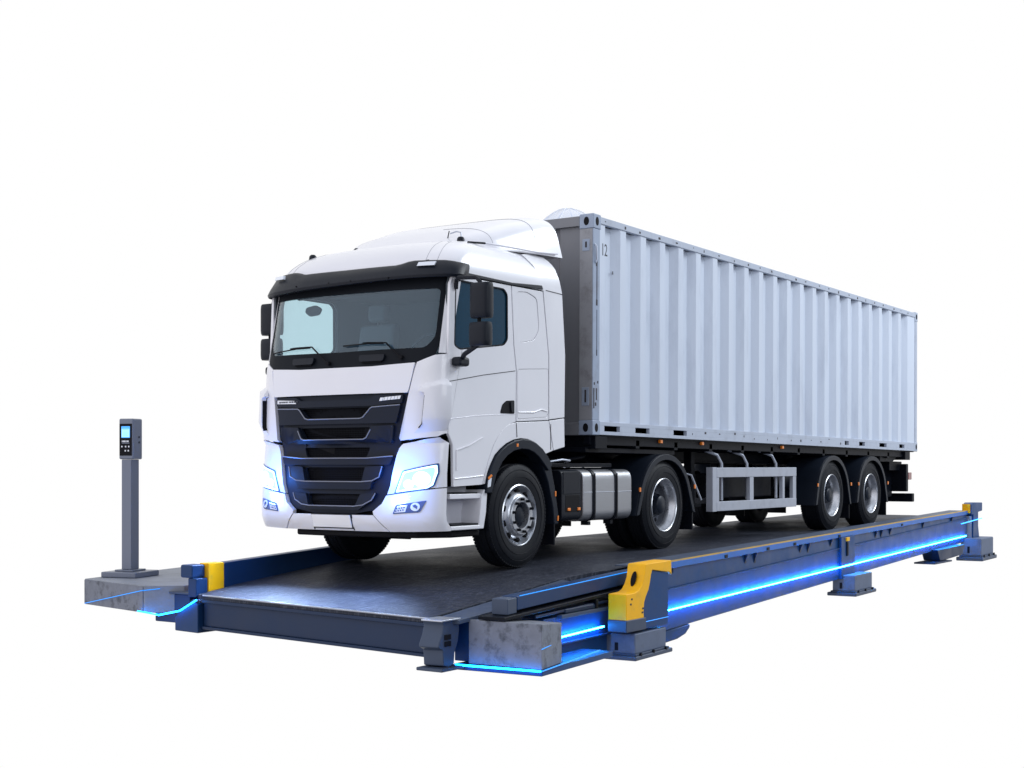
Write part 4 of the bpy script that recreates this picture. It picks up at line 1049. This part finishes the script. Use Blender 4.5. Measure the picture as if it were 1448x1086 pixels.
def wheel(parent, s, y, z, kind):
    R = .567; xo = 1.23
    t = MB()
    wd = .31 if kind == 'steer' else (.60 if kind == 'drive' else .37)
    def tyre_prof(o, w):
        return [(.33, o - .035), (.345, o - .012), (.40, o - .002), (.46, o), (.515, o - .012), (.545, o - .028), (.558, o - .036), (.567, o - .05), (.567, o - .085), (.556, o - .088), (.556, o - .1), (.567, o - .103),
                (.567, o - w / 2 - .006), (.556, o - w / 2), (.567, o - w / 2 + -.016), (.567, o - w + .1), (.556, o - w + .095), (.567, o - w + .085), (.567, o - w + .05), (.545, o - w + .03), (.46, o - w), (.345, o - w + .012), (.33, o - w + .03)]
    for o in ([xo] if kind != 'drive' else [xo, xo - .34]):
        w = .30 if kind == 'drive' else wd
        t.lathe(tyre_prof(o, w), 0, y, z, 72, s)
        # shoulder tread blocks
        for k in range(84):
            a = 2 * PI * k / 84; da = .048
            for (xa, xb_) in ((o - .032, o - .08), (o - w + .032, o - w + .08)):
                pts = []
                for (aa, rr) in ((a, .553), (a + da, .553), (a + da, .574), (a, .574)):
                    pts.append((aa, rr))
                vs = [(s * xa, y + r * math.cos(q) , z + r * math.sin(q)) for q, r in [(a, .545), (a + da, .545), (a + da, .5645), (a, .5645)]]
                ve = [(s * xb_, y + r * math.cos(q), z + r * math.sin(q)) for q, r in [(a, .548), (a + da, .548), (a + da, .5685), (a, .5685)]]
                t.add(vs + ve, [(0, 1, 2, 3), (7, 6, 5, 4), (0, 4, 5, 1), (1, 5, 6, 2), (2, 6, 7, 3), (3, 7, 4, 0)])
        for rr in (.50, .425):
            t.lathe([(rr - .006, o - .004 if rr < .5 else o - .012), (rr, o + .004 if rr < .5 else o - .003), (rr + .006, o - .004 if rr < .5 else o - .014)], 0, y, z, 60, s)
    ty = t.build('wheel', 'rubber', parent, 0, 30)
    if kind == 'steer':
        prof = [(.338, xo - .05), (.342, xo - .012), (.330, xo - .004), (.322, xo - .012), (.312, xo - .06), (.300, xo - .11), (.292, xo - .125), (.285, xo - .115), (.262, xo - .055), (.235, xo - .012), (.222, xo - .004), (.216, xo - .001), (.212, xo + .018), (.205, xo + .024), (.150, xo + .024), (.144, xo + .016), (.142, xo - .05)]
        rim = MB().lathe(prof, 0, y, z, 72, s).build('rim', 'alu', ty, 0, 30)
        MB().lathe([(.143, xo - .05), (.10, xo - .04), (.09, xo - .01), (.05, xo + .0), (0, xo + .002)], 0, y, z, 40, s).build('hub_cap', 'fender', rim, 0, 40)
        for k in range(10):
            a = 2 * PI * (k + .5) / 10
            mb = MB(); rr = .262
            mb.lathe([(0, .012), (.035, .012), (.035, -.02), (0, -.02)], 0, 0, 0, 16)
            mb.rot(Matrix.Translation((s * (xo - .05), y + rr * math.cos(a), z + rr * math.sin(a))) @ Matrix.Rotation(a, 4, 'X') @ Matrix.Rotation(s * -.93 if s > 0 else .93, 4, 'Z'))
            mb.build('hand_hole', 'black', rim)
            mb = MB(); mb.lathe([(0, .040), (.012, .040), (.016, .034), (.018, .0), (.024, -.002)], 0, 0, 0, 6, s)
            mb.rot(Matrix.Translation((s * (xo + .024), y + .178 * math.cos(a + .1), z + .178 * math.sin(a + .1)))); mb.build('wheel_nut', 'chassis', rim)
    else:
        prof = [(.345, xo - .055), (.352, xo - .014), (.340, xo - .004), (.330, xo - .012), (.322, xo - .05), (.300, xo - .075), (.288, xo - .12), (.286, xo - .14)]
        disc = [(.2865, xo - .138), (.282, xo - .19), (.27, xo - .215), (.25, xo - .222), (.15, xo - .20), (.14, xo - .20)]
        rim = MB().lathe(prof, 0, y, z, 64, s).build('rim', 'alu', ty, 0, 30)
        MB().lathe(disc, 0, y, z, 64, s).build('rim_disc', 'shadealu', rim, 0, 30)
        MB().lathe([(.17, xo - .205), (.165, xo - .17), (.125, xo - .16), (.118, xo - .06), (.10, xo - .045), (0, xo - .042)], 0, y, z, 36, s).build('hub', 'fender', rim, .004, 40)
        for k in range(10):
            a = 2 * PI * k / 10
            mb = MB(); mb.lathe([(0, .03), (.016, .028), (.018, 0), (.022, -.01)], 0, 0, 0, 6, s)
            mb.rot(Matrix.Translation((s * (xo - .20), y + .205 * math.cos(a), z + .205 * math.sin(a)))); mb.build('wheel_nut', 'chassis', rim)
            if k % 2 == 0:
                mb = MB(); mb.lathe([(0, .004), (.028, .004), (.028, -.01), (0, -.01)], 0, 0, 0, 14, s)
                a += .31; mb.rot(Matrix.Translation((s * (xo - .219), y + .248 * math.cos(a), z + .248 * math.sin(a)))); mb.build('hand_hole', 'black', rim)
    MB().lathe([(.30, xo - .26), (0, xo - .26), (0, xo - .29), (.30, xo - .29)], 0, y, z, 30, s).build('brake_drum', 'black', ty)
    return ty

def build_trailer():
    T = thing('semi_trailer', 'black skeletal container trailer with two axles and a silver side guard behind the truck', 'semi trailer', (0, 8, 0))
    zb = lambda y: 1.452 - .0083 * (y - 1.56)      # underside of the container
    def bar(x0, x1, y0, y1, d0, d1, mb):
        return mb.hexa([(x0, y0, zb(y0) - d1), (x1, y0, zb(y0) - d1), (x1, y1, zb(y1) - d1), (x0, y1, zb(y1) - d1), (x0, y0, zb(y0) - d0), (x1, y0, zb(y0) - d0), (x1, y1, zb(y1) - d0), (x0, y1, zb(y1) - d0)])
    mb = MB()
    for x in (-.46, .46):
        bar(x - .07, x + .07, 1.62, 13.4, .002, .03, mb); bar(x - .012, x + .012, 1.62, 13.4, .03, .26, mb); bar(x - .07, x + .07, 1.62, 13.4, .26, .285, mb)
    for y in np.linspace(1.7, 13.2, 12): bar(-1.15, 1.15, y, y + .10, .03, .14, mb)
    bar(-1.1, 1.1, 1.6, 3.9, .14, .20, mb)
    mb.build('chassis_frame', 'chassis', T, .006)
    mb = MB(); bar(1.06, 1.15, 1.62, 13.1, .004, .11, mb); bar(-1.15, -1.06, 1.62, 13.1, .004, .11, mb); mb.build('side_rail', 'chassis', T, .006)
    for y in (1.66, 13.0):
        mb = MB(); bar(-1.2, 1.2, y, y + .28, .002, .16, mb); mb.build('bolster', 'chassis', T, .01)
    mb = MB(); bar(.60, 1.0, 12.7, 13.4, .19, .36, mb); mb.prism([(1.0, 11.9, 1.16), (1.0, 12.6, 1.16), (1.0, 12.9, 1.28), (1.0, 11.9, 1.28)], (.1, 0, 0)); mb.build('rear_bracket', 'chassis', T, .01)
    # amber markers under the container edge
    for y in (1.68, 3.35, 4.55, 7.3):
        MB().box(1.13, 1.185, y, y + (.18 if y < 2 else .06), zb(y) - .058, zb(y) - .012).build('side_marker', 'amber', T, .006)
    # suspension
    for y in (9.25, 11.09):
        MB().path([(-1.0, y, .60), (1.0, y, .60)], .065, 12).build('axle', 'chassis', T)
        for x in (-.5, .5):
            MB().box(x - .05, x + .05, y - .75, y + .25, .68, .78).build('trailing_arm', 'chassis', T, .02)
            MB().box(x - .07, x + .07, y - .85, y - .65, .62, 1.15).build('hanger', 'chassis', T, .01)
            MB().lathe([(0, -.0), (.13, .0), (.15, .05), (.15, .2), (.13, .25), (0, .25)], 0, 0, 0, 16).rot(Matrix.Translation((x, y + .35, .86)) @ Matrix.Rotation(-PI / 2, 4, 'Y')).build('air_spring', 'rubber', T)
        for s in (1, -1):
            wheel(T, s, y, .60, 'trailer')
            wheel_guard(T, y, .60, .635, s, y - .78, y + .80, .45, .23)
    # landing legs and boxes
    for s in (1, -1):
        MB().box(*sorted((s * .62, s * .74)), 5.1, 5.22, .55, 1.3).build('landing_leg', 'chassis', T, .01)
        MB().box(*sorted((s * .56, s * .80)), 5.02, 5.30, .50, .55).build('leg_foot', 'chassis', T, .01)
        MB().box(*sorted((s * .55, s * 1.0)), 5.6, 7.3, .62, .98).build('tool_box', 'chassis', T, .02)
        MB().path([(s * .8, 7.5, .85), (s * .8, 8.3, .85)], .16, 18).build('air_tank', 'chassis', T)
        MB().path([(s * .75, 4.3, 1.0), (s * .95, 4.5, .98), (s * 1.0, 4.6, .55)], .03, 8).build('bracket_tube', 'chassis', T)
    # side guard
    for s in (1, -1):
        x0, x1 = sorted((s * 1.16, s * 1.225))
        g = MB(); g.box(x0, x1, 4.93, 7.75, .925, 1.062)
        g = g.build('side_guard', 'steel', T, .006)
        MB().box(x0, x1, 4.93, 7.75, .455, .588).build('lower_rail', 'steel', g, .006)
        for ya, yb in ((4.93, 5.01), (6.03, 6.16), (7.22, 7.30), (7.62, 7.748)):
            MB().box(x0 + .004, x1 - .004, ya, yb, .5885, .9245).build('upright', 'steel', g, .004)
        MB().box(x0 - .04, x1 - .002, 4.80, 4.929, .45, 1.066).build('end_post', 'steel', g, .006)
        for y in (5.25, 6.1, 7.15):
            MB().path([(s * .95, y - .25, 1.32), (s * 1.10, y - .06, 1.24), (s * 1.14, y, 1.12), (s * 1.14, y, .6)], .022, 8).build('stay', 'steel', g)
    # rear underrun bar, panel and lamps
    MB().box(-1.15, 1.15, 13.55, 13.68, .40, .56).build('underrun_bar', 'chassis', T, .012)
    for s in (1, -1):
        MB().box(*sorted((s * .55, s * .65)), 13.3, 13.6, .45, 1.2).build('bar_stay', 'chassis', T, .01)
        MB().box(*sorted((s * .80, s * 1.12)), 13.30, 13.42, .60, 1.12).build('lamp_panel', 'chassis', T, .012)
        MB().box(*sorted((s * .86, s * 1.12)), 13.43, 13.62, .82, .96).build('tail_lamp', 'red', T, .01)
        MB().prism([(s * .75, 12.1, .95), (s * .75, 12.8, 1.12), (s * .75, 13.3, 1.12), (s * .75, 13.3, .5), (s * .75, 12.5, .45)], (s * .1, 0, 0)).build('spray_panel', 'chassis', T, .02)
    return T

def build_container():
    Cn = thing('shipping_container', 'long pale blue grey corrugated shipping container on the trailer', 'shipping container', (0, 1.562, 1.455), (-.0083, 0, 0))
    Lg, H, X = 12.07, 2.645, 1.219
    P = lambda mb, name, m, par=None, bev=.006, **k: mb.build(name, m, par or Cn, bev, world=False, **k)
    post = .165
    for s in (1, -1):
        # corrugated wall
        per = .517; y0 = post; y1 = Lg - .13; prof = [(y0, 0.0), (y0 + .13, 0.0)]
        dep = .075; y = y0 + .13
        first = True
        while y + per < y1 - .02:
            prof += [(y + .03, -dep), (y + .25, -dep), (y + .375, 0), (y + per - .0, 0)]; y += per
        prof.append((y1, 0))
        mb = MB(); zb0, zt0 = .165, H - .105; n = len(prof)
        vs = [(s * (X - .012 + d), yy, zb0) for yy, d in prof] + [(s * (X - .012 + d), yy, zt0) for yy, d in prof]
        vs += [(s * (X - .016 + d), yy, zb0) for yy, d in prof] + [(s * (X - .016 + d), yy, zt0) for yy, d in prof]
        fs = []
        for i in range(n - 1):
            fs += [(i, i + 1, n + i + 1, n + i), (2 * n + i, 3 * n + i, 3 * n + i + 1, 2 * n + i + 1)]
        wl = P(mb.add(vs, fs), 'side_wall', 'cont', None, 0, smooth=12)
        bx = lambda a, b, *r: MB().box(*sorted((s * a, s * b)), *r)
        P(bx(X - .06, X, post, Lg - .13, H - .105, H - .02), 'top_rail', 'contrail')
        # bottom rail with fork pockets: built in pieces round the openings
        pk = [(.28, .66), (1.05, 1.42), (2.08, 2.46), (8.28, 8.46), (8.96, 9.24), (9.98, 10.36), (11.05, 11.34)]
        rail = MB().box(*sorted((s * (X - .05), s * X)), post, Lg - .13, .008, .05)
        rail.box(*sorted((s * (X - .05), s * X)), post, Lg - .13, .118, .165)
        e = post
        for a, b in pk + [(Lg - .13, None)]:
            rail.box(*sorted((s * (X - .0495), s * (X - .0005))), e, a, .0495, .1185); e = b
        rl = P(rail, 'bottom_rail', 'contrail', None, .003)
        for a, b in pk: P(MB().box(*sorted((s * (X - .30), s * (X - .052))), a - .02, b + .02, .04, .13), 'fork_pocket', 'black', rl, 0)
        # little bolts and scars along rails
        if s == 1:
            for k in range(26):
                yy = .3 + k * .45 + random.uniform(-.08, .08)
                mb = MB(); mb.box(X - .002, X + .0015, yy, yy + random.uniform(.02, .06), H - .075 + random.uniform(-.012, .015), H - .055 + random.uniform(-.004, .012)); P(mb, 'scar', 'rust', wl, 0)
            for k in range(14):
                yy = 2.6 + k * .42 + random.uniform(-.1, .1); zz = random.uniform(.05, .12)
                mb = MB(); mb.box(X - .002, X + .0015, yy, yy + random.uniform(.015, .05), zz, zz + random.uniform(.015, .035)); P(mb, 'scar', 'rust', rl, 0)
    # corner posts + castings
    for s in (1, -1):
        for (ya, yb, nm) in ((0, post, 'front'), (Lg - .13, Lg, 'rear')):
            m = 'contframe' if nm == 'front' else 'contrail'
            if nm == 'front':
                P(MB().box(*sorted((s * (X - .188), s * (X - .012))), -.001, .004, .18, H - .18), 'post_face', 'postshade', None, .001)
            po = P(MB().box(*sorted((s * (X - .19), s * (X - .003))), ya + .003, yb - .002, .178, H - .178), 'corner_post', m)
            for zc in (0, H - .178):
                cz = P(MB().box(*sorted((s * (X - .195), s * (X + .004))), ya - .004, yb + .012, zc, zc + .178), 'corner_casting', m, None, .012)
                def hole(cx, cy, czz, nrm):
                    mb = MB(); pts = []
                    for a in np.linspace(0, 2 * PI, 18, endpoint=False):
                        pts.append((.036 * math.cos(a), .052 * math.sin(a)))
                    if nrm == 'x': mb.prism([(cx, cy + p, czz + q) for p, q in pts], (s * .0025, 0, 0))
                    else: mb.prism([(cx + p, cy, czz + q) for p, q in pts], (0, -.0025, 0))
                    P(mb, 'casting_hole', 'black', cz, 0)
                hole(s * (X + .004), (ya + yb) / 2, zc + .089, 'x')
                if nm == 'front': hole(s * (X - .095), ya - .004, zc + .089, 'y')
    # front wall
    prof = [(-X + .19, 0)]; x = -X + .23
    while x + .36 < X - .2:
        prof += [(x, 0), (x + .05, .045), (x + .17, .045), (x + .22, 0)]; x += .30
    prof.append((X - .19, 0)); n = len(prof)
    vs = [(a, .045 + d, .15) for a, d in prof] + [(a, .045 + d, H - .12) for a, d in prof] + [(a, .05 + d, .15) for a, d in prof] + [(a, .05 + d, H - .12) for a, d in prof]
    fs = []
    for i in range(n - 1): fs += [(i, i + 1, n + i + 1, n + i), (2 * n + i, 3 * n + i, 3 * n + i + 1, 2 * n + i + 1)]
    fw = P(MB().add(vs, fs), 'front_wall', 'contshade', None, 0, smooth=12)
    P(MB().box(-X + .195, X - .195, .0, .06, H - .14, H - .02), 'front_header', 'contshade')
    P(MB().box(-X + .195, X - .195, .0, .06, .0, .15), 'front_sill', 'contshade')
    P(MB().box(-X + .03, X - .03, .05, Lg - .05, H - .06, H - .03), 'container_roof', 'cont', None, 0)
    P(MB().box(-X + .052, X - .052, .06, Lg - .05, -.012, .12), 'container_floor', 'chassis', None, 0)
    # rear doors with lock gear
    dr = P(MB().box(-X + .19, X - .19, Lg - .06, Lg - .01, .14, H - .12), 'rear_door', 'cont')
    for x in (-.8, -.3, .3, .8): P(MB().path([(x, Lg + .02, .1), (x, Lg + .02, H - .1)], .02, 8), 'lock_rod', 'steel', dr, 0)
    for z in (.5, .9, 1.6, 2.2): P(MB().box(X - .16, X - .02, Lg, Lg + .035, z, z + .12), 'hinge', 'chassis', dr, .008)
    # scars and fittings on the front post (near side)
    def scar(y0_, y1_, z0, z1, m='rust', side=True):
        if side: mb = MB().box(X - .006, X + .0005, y0_, y1_, z0, z1)
        else: mb = MB().box(y0_, y1_, -.0005 + .003, .006 + .003, z0, z1); 
        return P(mb, 'scar', m, None, 0)
    scar(.085, .098, 1.62, 2.05); scar(.075, .105, 1.55, 1.62); scar(.09, .096, 1.0, 1.5); scar(.085, .10, .95, 1.02)
    scar(.03, .05, .60, .63); scar(.11, .13, .62, .65); scar(.02, .04, .32, .56); scar(.08, .10, .42, .56); scar(.06, .085, .35, .39)
    lug = P(MB().path([(X + .004, .03, 2.28), (X + .02, .05, 2.25), (X + .02, .06, 2.10), (X + .004, .06, 2.06)], .010, 8), 'lashing_lug', 'cont', None, 0)
    P(MB().box(X - .004, X + .001, .07, .10, 2.02, 2.26), 'scar', 'rust', None, 0)
    for z, h in ((2.2, .14), (.35, .22)):
        pl = P(MB().box(X - .15, X - .05, -.006, .004, z, z + h), 'post_plate', 'contframe', None, .003)
        P(MB().box(X - .11, X - .085, -.010, -.005, z + .04, z + h - .03), 'slot', 'rust', pl, .003)
    # stencilled marks
    vs, fs = text_mesh('12', .20)
    mb = MB().add([(X - .011 + v[2], .205 + v[0] * .75, 2.17 + v[1] * 1.05) for v in vs], fs); P(mb, 'stencil', 'ink', None, 0)
    mb = MB().box(X - .055, X - .0545, .55, .57, 1.98, 2.02); P(mb, 'scar', 'rust', None, 0)
    return Cn

def build_dome():
    d = thing('roof_dome', 'pale translucent low dome on top of the container behind the cab deflector', 'dome', (.42, 2.3, 4.075))
    mb = MB(); N = 36; rows = [(.42, 0), (.41, .02), (.36, .08), (.28, .15), (.20, .205), (.13, .24), (.07, .258), (0.001, .262)]
    vs = [(r * math.cos(2 * PI * k / N), r * math.sin(2 * PI * k / N), z) for r, z in rows for k in range(N)]
    fs = [(j * N + k, j * N + (k + 1) % N, (j + 1) * N + (k + 1) % N, (j + 1) * N + k) for j in range(len(rows) - 1) for k in range(N)]
    fs.append(tuple(range(N)))
    sh = mb.add(vs, fs).build('dome_shell', 'dome', d, world=False)
    for k in range(4):
        a = PI * k / 4 + .3
        MB().path([(r * math.cos(a), r * math.sin(a), z + .002) for r, z in rows] + [(-r * math.cos(a), -r * math.sin(a), z + .002) for r, z in rows[::-1][1:]], .004, 5).build('dome_rib', 'domerib', sh, world=False)
    return d

build_weighbridge(); build_blocks(); build_pedestals(); build_brackets(); build_terminal()
build_truck(); build_trailer(); build_container(); build_dome()
